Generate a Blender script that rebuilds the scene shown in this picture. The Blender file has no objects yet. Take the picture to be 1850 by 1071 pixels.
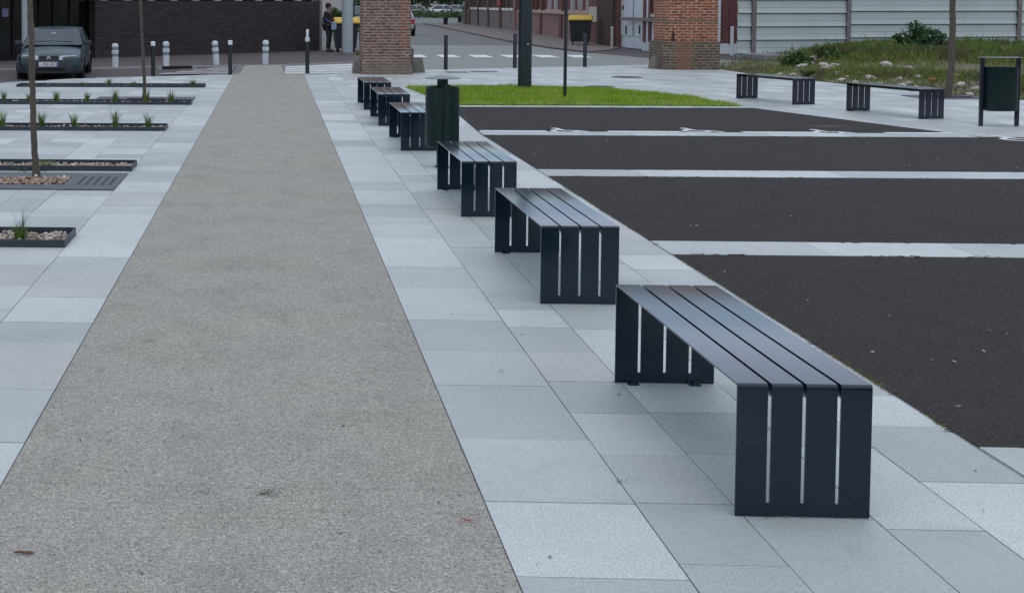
import bpy, bmesh, math, random
from mathutils import Vector, Matrix, noise
R = math.radians
PI = math.pi
rnd = random.Random(7)
scene = bpy.context.scene
col = scene.collection

# ------------------------------------------------------------------ camera
CAM_H = 1.75
YAW = math.atan(115 / 2300)
PITCH = math.atan(117.5 / 2300)
cam_d = bpy.data.cameras.new("camera")
cam = bpy.data.objects.new("camera", cam_d)
col.objects.link(cam)
cam.location = (0, 0, CAM_H)
cam.rotation_euler = (PI / 2 - PITCH, 0, YAW)
cam_d.sensor_width = 36
cam_d.lens = 36 * 2300 / 1850
cam_d.shift_x = 545 / 1850
cam_d.shift_y = -410.5 / 1850
cam_d.clip_start = 0.05
cam_d.clip_end = 3000
scene.camera = cam

# ------------------------------------------------------------------ light
SUN_EL, SUN_ROT = R(82), R(180)
world = bpy.data.worlds.new("World")
scene.world = world
world.use_nodes = True
wn = world.node_tree.nodes
bg = wn["Background"]
sky = wn.new("ShaderNodeTexSky")
sky.sky_type = 'NISHITA'
sky.sun_disc = False
sky.sun_elevation = SUN_EL
sky.sun_rotation = SUN_ROT
sky.altitude = 50
sky.air_density = 1.0
sky.dust_density = 2.2
sky.ozone_density = 1.0
world.node_tree.links.new(sky.outputs[0], bg.inputs[0])
bg.inputs[1].default_value = 0.13
sun_d = bpy.data.lights.new("sun", 'SUN')
sun_d.energy = 1.2   # overcast: a very wide, soft source
sun_d.angle = R(168)
sun_d.color = (1.0, 0.99, 0.985)
sun = bpy.data.objects.new("sun", sun_d)
col.objects.link(sun)
# sun_rotation turns clockwise from +Y
sdir = Vector((math.sin(SUN_ROT) * math.cos(SUN_EL), math.cos(SUN_ROT) * math.cos(SUN_EL), math.sin(SUN_EL)))
sun.rotation_euler = sdir.to_track_quat('Z', 'Y').to_euler()
vs = scene.view_settings
vs.view_transform = 'Standard'
vs.look = 'None'
vs.exposure = 0.24
vs.gamma = 1.0


# ------------------------------------------------------------------ projection helpers (photo pixel -> place)
_F, _PX, _PY = 2300., 380., 125.
_fw = Vector((-math.sin(YAW) * math.cos(PITCH), math.cos(YAW) * math.cos(PITCH), -math.sin(PITCH)))
_rt = Vector((math.cos(YAW), math.sin(YAW), 0))
_up = _rt.cross(_fw)
_C = Vector((0, 0, CAM_H))


def _ray(x, y):
    return _fw + _rt * ((x - _PX) / _F) - _up * ((y - _PY) / _F)


def G(x, y, z=0.0):
    d = _ray(x, y)
    return _C + d * ((z - CAM_H) / d.z)


def AtY(x, y, Y):
    d = _ray(x, y)
    return _C + d * (Y / d.y)


def OnLine(px, py, a, b):
    """point where the ray meets the vertical plane through ground points a, b -> (s along, z)"""
    d = _ray(px, py)
    t = Vector((b[0] - a[0], b[1] - a[1])).normalized()
    n = Vector((-t.y, t.x))
    k = (n.x * a[0] + n.y * a[1]) / (n.x * d.x + n.y * d.y)
    p = _C + d * k
    return (p.x - a[0]) * t.x + (p.y - a[1]) * t.y, p.z


# ------------------------------------------------------------------ tagging
def tag(o, label=None, cat=None, group=None, kind=None):
    if label: o['label'] = label
    if cat: o['category'] = cat
    if group: o['group'] = group
    if kind: o['kind'] = kind
    return o


def empty(name, loc, rz=0.0, label=None, cat=None, group=None):
    o = bpy.data.objects.new(name, None)
    o.empty_display_size = 0.2
    col.objects.link(o)
    o.location = loc
    o.rotation_euler = (0, 0, rz)
    return tag(o, label, cat, group)


def copy_tree(o, parent=None):
    c = o.copy()
    col.objects.link(c)
    if parent is not None:
        c.parent = parent
    for ch in [k for k in bpy.data.objects if k.parent == o]:
        copy_tree(ch, c)
    return c


# ------------------------------------------------------------------ mesh builder
class MB:
    def __init__(self):
        self.v = []
        self.f = []
        self.c = []      # per-vertex colour (optional)
        self.M = None    # current transform

    def add(self, verts, faces, colr=None):
        o = len(self.v)
        for p in verts:
            p = Vector(p)
            if self.M is not None:
                p = self.M @ p
            self.v.append(p)
            self.c.append(colr)
        for f in faces:
            self.f.append(tuple(i + o for i in f))

    def box(self, x0, x1, y0, y1, z0, z1, colr=None):
        self.add([(x0, y0, z0), (x1, y0, z0), (x1, y1, z0), (x0, y1, z0),
                  (x0, y0, z1), (x1, y0, z1), (x1, y1, z1), (x0, y1, z1)],
                 [(3, 2, 1, 0), (4, 5, 6, 7), (0, 1, 5, 4), (1, 2, 6, 5), (2, 3, 7, 6), (3, 0, 4, 7)], colr)

    def prism(self, pts, z0, z1, colr=None):
        n = len(pts)
        self.add([(p[0], p[1], z0) for p in pts] + [(p[0], p[1], z1) for p in pts],
                 [tuple(range(n - 1, -1, -1)), tuple(range(n, 2 * n))] +
                 [(i, (i + 1) % n, n + (i + 1) % n, n + i) for i in range(n)], colr)

    def poly(self, pts, z, colr=None):
        self.add([(p[0], p[1], z) for p in pts], [tuple(range(len(pts)))], colr)

    def tube(self, path, radii, n=12, cap=True, colr=None):
        path = [Vector(p) for p in path]
        if not hasattr(radii, '__len__'):
            radii = [radii] * len(path)
        vs_, fs = [], []
        prev = None
        for i, p in enumerate(path):
            if i == 0: d = path[1] - path[0]
            elif i == len(path) - 1: d = path[-1] - path[-2]
            else: d = path[i + 1] - path[i - 1]
            d.normalize()
            if prev is None:
                a = d.orthogonal().normalized()
            else:
                a = (prev - d * prev.dot(d)).normalized()
            prev = a
            b = d.cross(a)
            for k in range(n):
                t = 2 * PI * k / n
                vs_.append(p + (a * math.cos(t) + b * math.sin(t)) * radii[i])
        for i in range(len(path) - 1):
            for k in range(n):
                k2 = (k + 1) % n
                fs.append((i * n + k, i * n + k2, (i + 1) * n + k2, (i + 1) * n + k))
        if cap:
            fs.append(tuple(range(n - 1, -1, -1)))
            m = (len(path) - 1) * n
            fs.append(tuple(range(m, m + n)))
        self.add(vs_, fs, colr)

    def cyl(self, x, y, z0, z1, r, r2=None, n=20, colr=None):
        self.tube([(x, y, z0), (x, y, z1)], [r, r if r2 is None else r2], n, True, colr)

    def lathe(self, prof, n=28, cx=0, cy=0, sx=1, sy=1, close=False, colr=None):
        vs_, fs = [], []
        for r, z in prof:
            for k in range(n):
                t = 2 * PI * k / n
                vs_.append((cx + r * sx * math.cos(t), cy + r * sy * math.sin(t), z))
        m = len(prof)
        for i in range(m - 1):
            for k in range(n):
                k2 = (k + 1) % n
                fs.append((i * n + k, i * n + k2, (i + 1) * n + k2, (i + 1) * n + k))
        if close:
            fs.append(tuple(range(n - 1, -1, -1)))
            fs.append(tuple(range((m - 1) * n, m * n)))
        self.add(vs_, fs, colr)

    def build(self, name, mat, parent=None, smooth=35, bevel=0.0):
        me = bpy.data.meshes.new(name)
        me.from_pydata([tuple(p) for p in self.v], [], self.f)
        uv = me.uv_layers.new(name="UVMap")
        for p in me.polygons:
            n = p.normal
            if abs(n.z) > 0.75:
                for li in p.loop_indices:
                    q = me.vertices[me.loops[li].vertex_index].co
                    uv.data[li].uv = (q.x, q.y)
            else:
                t = Vector((-n.y, n.x))
                if t.length < 1e-6: t = Vector((1, 0))
                t.normalize()
                for li in p.loop_indices:
                    q = me.vertices[me.loops[li].vertex_index].co
                    uv.data[li].uv = (q.x * t.x + q.y * t.y, q.z)
        if any(c is not None for c in self.c):
            ca = me.color_attributes.new("tint", 'FLOAT_COLOR', 'POINT')
            for i, c in enumerate(self.c):
                c = c or (1, 1, 1, 1)
                ca.data[i].color = c if len(c) == 4 else (*c, 1)
        if smooth:
            for p in me.polygons: p.use_smooth = True
            try: me.set_sharp_from_angle(angle=R(smooth))
            except Exception: pass
        if isinstance(mat, (list, tuple)):
            for m in mat: me.materials.append(m)
        else:
            me.materials.append(mat)
        o = bpy.data.objects.new(name, me)
        col.objects.link(o)
        if parent is not None: o.parent = parent
        if bevel:
            b = o.modifiers.new("bevel", 'BEVEL')
            b.width = bevel; b.segments = 2; b.limit_method = 'ANGLE'; b.angle_limit = R(40)
            b.harden_normals = False
        return o


def baked(o):
    """replace an object's modifiers by the finished mesh"""
    dg = bpy.context.evaluated_depsgraph_get()
    me = bpy.data.meshes.new_from_object(o.evaluated_get(dg))
    o.modifiers.clear()
    o.data = me
    for p in me.polygons: p.use_smooth = True
    return o


# ------------------------------------------------------------------ materials
class NT:
    def __init__(self, name):
        self.m = bpy.data.materials.new(name)
        self.m.use_nodes = True
        self.t = self.m.node_tree
        self.b = self.t.nodes["Principled BSDF"]

    def n(self, typ, **kw):
        nd = self.t.nodes.new("ShaderNode" + typ)
        for k, v in kw.items():
            if k.startswith('i_'):
                nd.inputs[k[2:].replace('_', ' ')].default_value = v
            else:
                setattr(nd, k, v)
        return nd

    def l(self, a, b):
        self.t.links.new(a, b)

    def coord(self, which='Object'):
        return self.n("TexCoord").outputs[which]

    def noise(self, vec, scale, detail=4, rough=0.6):
        nd = self.n("TexNoise")
        nd.inputs['Scale'].default_value = scale
        nd.inputs['Detail'].default_value = detail
        nd.inputs['Roughness'].default_value = rough
        self.l(vec, nd.inputs['Vector'])
        return nd.outputs['Fac']

    def ramp(self, fac, stops):
        r = self.n("ValToRGB")
        el = r.color_ramp.elements
        while len(el) < len(stops): el.new(0.5)
        for e, (p, c) in zip(el, stops):
            e.position = p
            e.color = c if len(c) == 4 else (*c, 1)
        self.l(fac, r.inputs[0])
        return r.outputs[0]

    def mix(self, fac, a, b, mode='MIX'):
        m = self.n("Mix", data_type='RGBA', blend_type=mode)
        for s, v in ((0, fac), (6, a), (7, b)):
            if hasattr(v, 'links') or hasattr(v, 'is_linked'):
                self.l(v, m.inputs[s])
            else:
                m.inputs[s].default_value = v if not hasattr(v, '__len__') else (v if len(v) == 4 else (*v, 1))
        return m.outputs[2]

    def math(self, op, a, b=0.0):
        m = self.n("Math", operation=op)
        for s, v in ((0, a), (1, b)):
            if hasattr(v, 'is_linked'): self.l(v, m.inputs[s])
            else: m.inputs[s].default_value = v
        return m.outputs[0]

    def bump(self, h, strength=0.3, dist=0.01):
        b = self.n("Bump")
        b.inputs['Strength'].default_value = strength
        b.inputs['Distance'].default_value = dist
        self.l(h, b.inputs['Height'])
        self.l(b.outputs[0], self.b.inputs['Normal'])

    def out(self, colr=None, rough=0.7, metal=0.0, spec=0.5):
        if colr is not None:
            if hasattr(colr, 'is_linked'): self.l(colr, self.b.inputs['Base Color'])
            else: self.b.inputs['Base Color'].default_value = (*colr, 1)
        if hasattr(rough, 'is_linked'): self.l(rough, self.b.inputs['Roughness'])
        else: self.b.inputs['Roughness'].default_value = rough
        self.b.inputs['Metallic'].default_value = metal
        self.b.inputs['Specular IOR Level'].default_value = spec
        return self.m


def mat_plain(name, c, rough=0.6, var=0.15, scale=6, metal=0.0, spec=0.5, bump=0.0, bscale=80):
    t = NT(name)
    co = t.coord()
    f = t.noise(co, scale, 5)
    lo = tuple(x * (1 - var) for x in c)
    hi = tuple(min(1, x * (1 + var)) for x in c)
    cc = t.ramp(f, [(0.3, lo), (0.7, hi)])
    if bump: t.bump(t.noise(co, bscale, 3), bump, 0.01)
    return t.out(cc, rough, metal, spec)


def mat_tile():
    t = NT("granite_paving")
    co = t.coord()
    at = t.n("Attribute", attribute_name="tint")
    fine = t.noise(co, 130, 3, 0.75)
    vor = t.noise(co, 45, 4, 0.8)
    sp = t.ramp(fine, [(0.34, (0.6, 0.6, 0.61)), (0.5, (1, 1, 1)), (0.66, (1.3, 1.3, 1.3))])
    sp2 = t.ramp(vor, [(0.3, (0.86, 0.86, 0.87)), (0.7, (1.12, 1.12, 1.12))])
    big = t.ramp(t.noise(co, 1.1, 5, 0.6), [(0.3, (0.9, 0.9, 0.9)), (0.7, (1.08, 1.08, 1.08))])
    st = t.ramp(t.noise(co, 5.5, 6, 0.7), [(0.28, (0.84, 0.84, 0.82)), (0.45, (1, 1, 1))])
    c = t.mix(at.outputs['Alpha'], (1, 1, 1), sp)
    c = t.mix(1.0, c, at.outputs['Color'], 'MULTIPLY')
    c = t.mix(0.8, c, sp2, 'MULTIPLY')
    c = t.mix(1.0, c, big, 'MULTIPLY')
    c = t.mix(0.7, c, st, 'MULTIPLY')
    t.bump(fine, 0.12, 0.002)
    return t.out(c, 0.52, 0, 0.5)


def mat_aggregate(name, c, dark, light, warm, scale=110, bump=0.5, rough=0.85, stones=0.12, spec=0.3):
    t = NT(name)
    co = t.coord()
    n1 = t.noise(co, scale, 3, 0.7)
    n2 = t.noise(co, scale * 0.33, 4, 0.8)
    cc = t.ramp(n1, [(0.30, dark), (0.45, c), (0.56, c), (0.72, light)])
    sh = t.ramp(n2, [(0.3, (0.84, 0.84, 0.84)), (0.5, (1, 1, 1)), (0.7, (1.10, 1.10, 1.10))])
    cc = t.mix(1.0, cc, sh, 'MULTIPLY')
    vv = t.n("TexVoronoi")
    vv.inputs['Scale'].default_value = scale * 0.8
    t.l(co, vv.inputs['Vector'])
    sepc = t.n("SeparateColor")
    t.l(vv.outputs['Color'], sepc.inputs[0])
    # single stones: a few pale, a few dark
    near = t.math('LESS_THAN', vv.outputs['Distance'], 0.36)
    pale = t.math('MULTIPLY', near, t.math('GREATER_THAN', sepc.outputs[0], 1 - stones))
    darks = t.math('MULTIPLY', near, t.math('LESS_THAN', sepc.outputs[0], stones * 1.2))
    cc = t.mix(t.math('MULTIPLY', pale, 0.5), cc, light)
    cc = t.mix(t.math('MULTIPLY', darks, 0.6), cc, dark)
    blot = t.ramp(t.noise(co, 2.3, 6, 0.7), [(0.32, (0.86, 0.86, 0.86)), (0.5, (1, 1, 1)), (0.7, (1.07, 1.07, 1.07))])
    cc = t.mix(1.0, cc, blot, 'MULTIPLY')
    w = t.ramp(t.noise(co, 0.55, 5, 0.65), [(0.35, (1, 1, 1)), (0.7, warm)])
    cc = t.mix(1.0, cc, w, 'MULTIPLY')
    v = t.n("TexVoronoi")
    v.inputs['Scale'].default_value = scale * 0.5
    t.l(co, v.inputs['Vector'])
    t.bump(t.math('ADD', v.outputs['Distance'], n2), bump, 0.006)
    return t.out(cc, rough, 0, spec)


def mat_brick(name, c1, c2, mortar, bw=0.23, rh=0.075, ms=0.012, stain=(0.6, 0.6, 0.55), zones=None, bump=0.6, varscale=3.0, rough=0.9):
    t = NT(name)
    uv = t.coord('UV')
    ob = t.coord('Object')
    b = t.n("TexBrick")
    b.inputs['Scale'].default_value = 1.0
    b.inputs['Brick Width'].default_value = bw
    b.inputs['Row Height'].default_value = rh
    b.inputs['Mortar Size'].default_value = ms
    b.inputs['Mortar Smooth'].default_value = 0.15
    b.inputs['Bias'].default_value = 0.0
    b.inputs['Color1'].default_value = (*c1, 1)
    b.inputs['Color2'].default_value = (*c2, 1)
    b.inputs['Mortar'].default_value = (*mortar, 1)
    # ragged courses
    wob = t.n("VectorMath", operation='MULTIPLY_ADD')
    nn = t.n("TexNoise")
    nn.inputs['Scale'].default_value = 9
    t.l(uv, nn.inputs['Vector'])
    t.l(nn.outputs['Color'], wob.inputs[0])
    wob.inputs[1].default_value = (0.02, 0.012, 0)
    t.l(uv, wob.inputs[2])
    t.l(wob.outputs[0], b.inputs['Vector'])
    c = b.outputs['Color']
    s = t.ramp(t.noise(ob, varscale, 5, 0.7), [(0.3, stain), (0.62, (1.12, 1.1, 1.08))])
    c = t.mix(0.85, c, s, 'MULTIPLY')
    g = t.ramp(t.noise(ob, 40, 3, 0.7), [(0.3, (0.75, 0.75, 0.75)), (0.7, (1.15, 1.15, 1.15))])
    c = t.mix(0.8, c, g, 'MULTIPLY')
    if zones:
        c = zones(t, ob, c, b)
    t.bump(t.math('SUBTRACT', t.noise(ob, 30, 3), b.outputs['Fac']), bump, 0.012)
    return t.out(c, rough, 0, 0.25)


def mat_attr(name, rough=0.6, spec=0.3, trans=0.0, nscale=20):
    t = NT(name)
    at = t.n("Attribute", attribute_name="tint")
    f = t.ramp(t.noise(t.coord(), nscale, 3), [(0.3, (0.8, 0.8, 0.8)), (0.7, (1.15, 1.15, 1.15))])
    c = t.mix(1.0, at.outputs['Color'], f, 'MULTIPLY')
    m = t.out(c, rough, 0, spec)
    if trans:
        t.b.inputs['Transmission Weight'].default_value = 0
        t.b.inputs['Subsurface Weight'].default_value = 0
    return m


def mat_paint(name, c, rough=0.35, var=0.12, scale=4, dust=0.0, coat=0.0, spec=0.5, ior=None):
    t = NT(name)
    co = t.coord()
    f = t.noise(co, scale, 5, 0.65)
    cc = t.ramp(f, [(0.3, tuple(x * (1 - var) for x in c)), (0.7, tuple(x * (1 + var) for x in c))])
    if dust:
        dm = t.ramp(t.noise(co, 11, 6, 0.75), [(0.5, (0, 0, 0)), (0.75, (dust, dust, dust))])
        cc = t.mix(dm, cc, (0.22, 0.23, 0.23))
    rr = t.ramp(t.noise(co, 13, 5, 0.7), [(0.3, (rough * 0.75,) * 3), (0.7, (min(1, rough * 1.3),) * 3)])
    m = t.out(cc, rr, 0, spec)
    if coat:
        t.b.inputs['Coat Weight'].default_value = coat
        t.b.inputs['Coat Roughness'].default_value = 0.08
    if ior:
        t.b.inputs['IOR'].default_value = ior
        t.b.inputs['Specular Tint'].default_value = (0.78, 0.92, 1.0, 1)
        t.b.inputs['Coat IOR'].default_value = ior + 0.06
        t.b.inputs['Coat Roughness'].default_value = 0.17
    return m


M = {}
M['tile'] = mat_tile()
M['joint'] = mat_plain("paving_joint_sand", (0.13, 0.125, 0.115), 0.95, 0.3, 3)
M['path'] = mat_aggregate("washed_concrete", (0.275, 0.273, 0.242), (0.075, 0.075, 0.066), (0.56, 0.555, 0.50), (1.0, 0.995, 0.92), 115, 0.55, stones=0.2)
M['asphalt'] = mat_aggregate("new_asphalt", (0.0245, 0.0240, 0.0220), (0.009, 0.009, 0.008), (0.10, 0.096, 0.088), (1.16, 1.06, 1.02), 125, 0.7, rough=0.9, stones=0.15, spec=0.22)
M['road'] = mat_aggregate("worn_road_asphalt", (0.142, 0.154, 0.143), (0.09, 0.095, 0.09), (0.20, 0.21, 0.20), (0.86, 0.85, 0.86), 60, 0.4)
M['road_light'] = mat_aggregate("pale_road_asphalt", (0.219, 0.237, 0.216), (0.153, 0.162, 0.152), (0.29, 0.305, 0.285), (0.94, 0.93, 0.93), 60, 0.4)
M['road_brown'] = mat_aggregate("brownish_road_asphalt", (0.085, 0.080, 0.081), (0.05, 0.05, 0.05), (0.13, 0.125, 0.125), (0.9, 0.86, 0.86), 60, 0.4)
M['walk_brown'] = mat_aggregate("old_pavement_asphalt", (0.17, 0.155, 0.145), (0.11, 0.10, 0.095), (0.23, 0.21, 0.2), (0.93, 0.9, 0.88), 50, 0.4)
M['walk_dark'] = mat_aggregate("dark_pavement_asphalt", (0.10, 0.088, 0.086), (0.065, 0.058, 0.056), (0.14, 0.125, 0.122), (0.93, 0.9, 0.88), 50, 0.4)  # dark brownish asphalt; also gives the factory kerb its shadow tone
M['kerb'] = mat_plain("kerb_concrete", (0.30, 0.30, 0.29), 0.85, 0.15, 5)
M['white_line'] = mat_plain("road_paint_white", (0.62, 0.635, 0.63), 0.7, 0.10, 14)
M['crossing'] = mat_plain('faded_crossing_paint', (0.50, 0.52, 0.51), 0.75, 0.15, 5)
M['worn_line'] = mat_plain("worn_road_paint", (0.36, 0.35, 0.355), 0.8, 0.22, 9)
M['bench'] = mat_paint("dark_blue_grey_powder_coat", (0.0008, 0.0075, 0.0175), 0.17, 0.12, 5, coat=1.0, ior=1.33)
M['bench2'] = mat_paint("dark_violet_blue_powder_coat", (0.0035, 0.0045, 0.016), 0.18, 0.12, 5, coat=1.0, ior=1.33)
M['bin'] = mat_paint("dark_green_grey_powder_coat", (0.003, 0.0145, 0.0145), 0.34, 0.15, 5, dust=0.02, spec=0.3)
M['steel'] = mat_plain("brushed_steel_lid", (0.13, 0.155, 0.155), 0.4, 0.1, 8, metal=0.0)
M['planter'] = mat_paint("anthracite_planter_steel", (0.018, 0.025, 0.036), 0.45, 0.15, 6, dust=0.08)
M['grate'] = mat_paint("cast_iron_grate", (0.075, 0.078, 0.086), 0.6, 0.2, 8, dust=0.12)
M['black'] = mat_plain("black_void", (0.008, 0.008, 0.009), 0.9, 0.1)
M['stones'] = mat_attr("gravel_stones", 0.8, 0.3, nscale=60)
M['blade'] = mat_attr("grass_blades", 0.55, 0.25)
M['leaf'] = mat_attr("leaves", 0.55, 0.3)
M['bark'] = mat_plain("young_tree_bark", (0.085, 0.070, 0.052), 0.9, 0.35, 26, bump=0.7, bscale=70)
M['lawn_soil'] = mat_plain("turf", (0.13, 0.21, 0.022), 0.95, 0.3, 6)
M['soil'] = mat_plain("rubbly_soil", (0.13, 0.125, 0.075), 0.95, 0.4, 3, bump=0.6, bscale=16)
M['bollard'] = mat_paint("navy_bollard_paint", (0.007, 0.009, 0.020), 0.35, 0.12)
M['bollard_green'] = mat_paint("dark_green_bollard_paint", (0.006, 0.014, 0.014), 0.35, 0.12)
M['white'] = mat_plain("weathered_white_paint", (0.56, 0.60, 0.61), 0.55, 0.10, 12)
M['grey_band'] = mat_plain("grey_reflective_band", (0.17, 0.21, 0.24), 0.4, 0.1, 12)
M['white_base'] = mat_plain("white_base_render", (0.55, 0.57, 0.58), 0.8, 0.12, 4)
M['lamp'] = mat_paint("dark_teal_mast_paint", (0.005, 0.012, 0.018), 0.35, 0.12, 3)
M['mast'] = mat_plain("light_grey_mast", (0.32, 0.36, 0.38), 0.5, 0.1, 3)
M['conc'] = mat_plain("weathered_concrete", (0.20, 0.205, 0.20), 0.9, 0.25, 5, bump=0.4, bscale=40)
M['guard'] = mat_plain("old_guard_stone", (0.15, 0.14, 0.12), 0.95, 0.35, 6, bump=0.6, bscale=25)
M['iron'] = mat_plain("manhole_iron", (0.075, 0.077, 0.08), 0.6, 0.2, 12)


def zone_left(t, ob, c, b):
    s = t.n("SeparateXYZ")
    t.l(ob, s.inputs[0])
    wob = t.math('MULTIPLY', t.noise(ob, 5, 3), 0.18)
    # bright red repaired strip near the right arris, cement smear at the foot
    x = t.math('ADD', s.outputs[0], t.math('MULTIPLY', wob, 0.4))
    m = t.math('MULTIPLY', t.math('GREATER_THAN', x, 0.35), t.math('LESS_THAN', x, 0.56))
    m = t.math('MULTIPLY', m, t.math('GREATER_THAN', t.math('ADD', s.outputs[2], wob), 0.78))
    red = t.mix(b.outputs['Fac'], (0.21, 0.06, 0.038), (0.27, 0.20, 0.155))
    c = t.mix(t.math('MULTIPLY', m, 0.85), c, red)
    low = t.math('LESS_THAN', t.math('ADD', s.outputs[2], t.math('MULTIPLY', wob, 2.2)), 0.52)
    return t.mix(t.math('MULTIPLY', low, 0.62), c, (0.15, 0.13, 0.105))


def zone_right(t, ob, c, b):
    s = t.n("SeparateXYZ")
    t.l(ob, s.inputs[0])
    wob = t.math('MULTIPLY', t.noise(ob, 4, 4), 0.3)
    z = t.math('ADD', s.outputs[2], wob)
    band = t.math('MULTIPLY', t.math('GREATER_THAN', z, 1.37), t.math('LESS_THAN', z, 1.50))
    c = t.mix(t.math('MULTIPLY', band, 0.5), c, (0.13, 0.125, 0.08))
    return c


def zone_plinth(t, ob, c, b):
    s = t.n("SeparateXYZ")
    t.l(ob, s.inputs[0])
    wob = t.math('MULTIPLY', t.noise(ob, 4, 4), 0.4)
    x = t.math('ADD', s.outputs[0], wob)
    o = t.math('MULTIPLY', t.math('GREATER_THAN', x, -0.24), t.math('LESS_THAN', x, 0.18))
    return t.mix(t.math('MULTIPLY', o, 0.55), c, t.mix(b.outputs['Fac'], (0.26, 0.10, 0.055), (0.2, 0.14, 0.1)))


M['brick_left'] = mat_brick("old_purple_brown_brick", (0.098, 0.046, 0.040), (0.205, 0.105, 0.078), (0.30, 0.245, 0.20), 0.22, 0.072, 0.020, (0.48, 0.46, 0.44), zone_left, varscale=4.5)
M['brick_right'] = mat_brick("orange_red_brick", (0.36, 0.105, 0.050), (0.20, 0.058, 0.042), (0.44, 0.32, 0.23), 0.22, 0.075, 0.014, (0.5, 0.44, 0.4), zone_right, varscale=5.0)
M['brick_plinth'] = mat_brick("dark_mossy_brick", (0.10, 0.055, 0.042), (0.13, 0.10, 0.072), (0.22, 0.19, 0.15), 0.22, 0.075, 0.014, (0.6, 0.62, 0.55), zone_plinth)
M['brick_dark'] = mat_brick("charcoal_brick", (0.040, 0.034, 0.037), (0.060, 0.052, 0.055), (0.030, 0.026, 0.028), 0.3, 0.075, 0.012, (0.85, 0.85, 0.85), None, 0.3)
M['brick_fact'] = mat_brick("factory_red_brick", (0.17, 0.050, 0.042), (0.10, 0.034, 0.032), (0.20, 0.14, 0.12), 0.22, 0.075, 0.012, (0.75, 0.72, 0.7))
M['brick_fact_brown'] = mat_brick("factory_brown_brick", (0.115, 0.072, 0.062), (0.075, 0.05, 0.045), (0.16, 0.125, 0.11), 0.22, 0.075, 0.012, (0.75, 0.72, 0.7))
M['plinth_pink'] = mat_plain("painted_plinth_pink", (0.20, 0.115, 0.10), 0.9, 0.2, 1.5)
M['plinth_brown'] = mat_plain("painted_plinth_brown", (0.155, 0.125, 0.115), 0.9, 0.18, 1.5)
M['plinth_dark'] = mat_plain("dark_red_paint", (0.10, 0.030, 0.032), 0.7, 0.2, 3)
M['sill_white'] = mat_plain("white_sill_brick", (0.68, 0.66, 0.63), 0.8, 0.15, 4)
M['sill_tan'] = mat_plain("tan_sill_brick", (0.30, 0.22, 0.165), 0.9, 0.2, 4)
M['frame'] = mat_plain("pale_frame_paint", (0.48, 0.46, 0.45), 0.7, 0.15, 4)
M['gate_white'] = mat_plain("white_gate_paint", (0.50, 0.53, 0.56), 0.6, 0.1, 3)
M['rail'] = mat_plain("weathered_timber_rail", (0.16, 0.145, 0.13), 0.85, 0.2, 9)
M['cream'] = mat_plain("cream_board", (0.42, 0.39, 0.32), 0.8, 0.1, 4)
M['glass_dark'] = mat_plain("dark_glazing", (0.006, 0.008, 0.009), 0.12, 0.2, 2)
M['pane'] = mat_plain("dull_window_pane", (0.07, 0.035, 0.035), 0.3, 0.3, 2)
M['paper'] = mat_plain("lilac_paper", (0.24, 0.22, 0.40), 0.8, 0.1, 30)
M['fence'] = mat_plain("galvanised_grey_green_sheet", (0.395, 0.445, 0.42), 0.5, 0.07, 1.2)
M['post_rust'] = mat_plain("rusty_grey_post", (0.17, 0.15, 0.145), 0.8, 0.3, 5)
M['yellow'] = mat_plain("yellow_lid_plastic", (0.55, 0.36, 0.03), 0.5, 0.15, 5)
M['bin_plastic'] = mat_plain("dark_grey_bin_plastic", (0.013, 0.016, 0.021), 0.5, 0.15, 5)
M['bin_blue'] = mat_plain("slate_blue_bin_plastic", (0.022, 0.032, 0.043), 0.5, 0.15, 5)
M['rubber'] = mat_plain("black_rubber", (0.012, 0.012, 0.012), 0.8, 0.1)
M['plastic'] = mat_plain("dark_bumper_plastic", (0.022, 0.026, 0.032), 0.55, 0.1, 4)
M['rim'] = mat_plain("alloy_grey", (0.30, 0.31, 0.32), 0.4, 0.1, 4, metal=0.5)
M['carglass'] = mat_plain("tinted_car_glass", (0.035, 0.05, 0.06), 0.08, 0.2, 2)
M['lamp_glass'] = mat_plain("headlamp_glass", (0.42, 0.47, 0.50), 0.15, 0.25, 14)
M['red_lamp'] = mat_plain("red_tail_lamp", (0.38, 0.02, 0.03), 0.25, 0.2, 10)
M['plate'] = mat_plain("number_plate_white", (0.55, 0.55, 0.57), 0.5, 0.05)
M['plate_blue'] = mat_plain("number_plate_blue", (0.05, 0.10, 0.28), 0.5, 0.05)
M['letter'] = mat_plain("black_lettering", (0.02, 0.02, 0.025), 0.6, 0.05)
M['chrome'] = mat_plain("chrome", (0.6, 0.62, 0.64), 0.2, 0.05, metal=1.0)
M['pale_wall'] = mat_plain("pale_render", (0.42, 0.40, 0.37), 0.9, 0.1, 1)
M['roof'] = mat_plain("grey_roofing", (0.12, 0.12, 0.125), 0.8, 0.2, 1)
M['red_mark'] = mat_plain("pink_spray_paint", (0.66, 0.36, 0.34), 0.8, 0.2, 30)
M['twig'] = mat_plain("brown_twig", (0.15, 0.07, 0.04), 0.8, 0.3, 20)
M['rubble'] = mat_plain("pale_rubble", (0.36, 0.33, 0.29), 0.95, 0.3, 6, bump=0.5, bscale=20)
M['red_rubble'] = mat_plain("orange_brick_fragment", (0.26, 0.075, 0.04), 0.9, 0.25, 8)

# =================================================================== SETTING: ground
b = MB()
b.poly([(-900, -300), (900, -300), (900, 1500), (-900, 1500)], -0.32)
tag(b.build('ground', M['road'], smooth=0), kind='structure')

# road that dips to the left behind the square
b = MB()
xs = [-80, -4.4, -1.6, 90]
zs = [-0.20, -0.20, -0.012, -0.012]
for i in range(3):
    b.add([(xs[i], 12, zs[i]), (xs[i + 1], 12, zs[i + 1]), (xs[i + 1], 420, zs[i + 1]), (xs[i], 420, zs[i])], [(0, 1, 2, 3)])
tag(b.build('road', M['road'], smooth=0), kind='structure')

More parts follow.
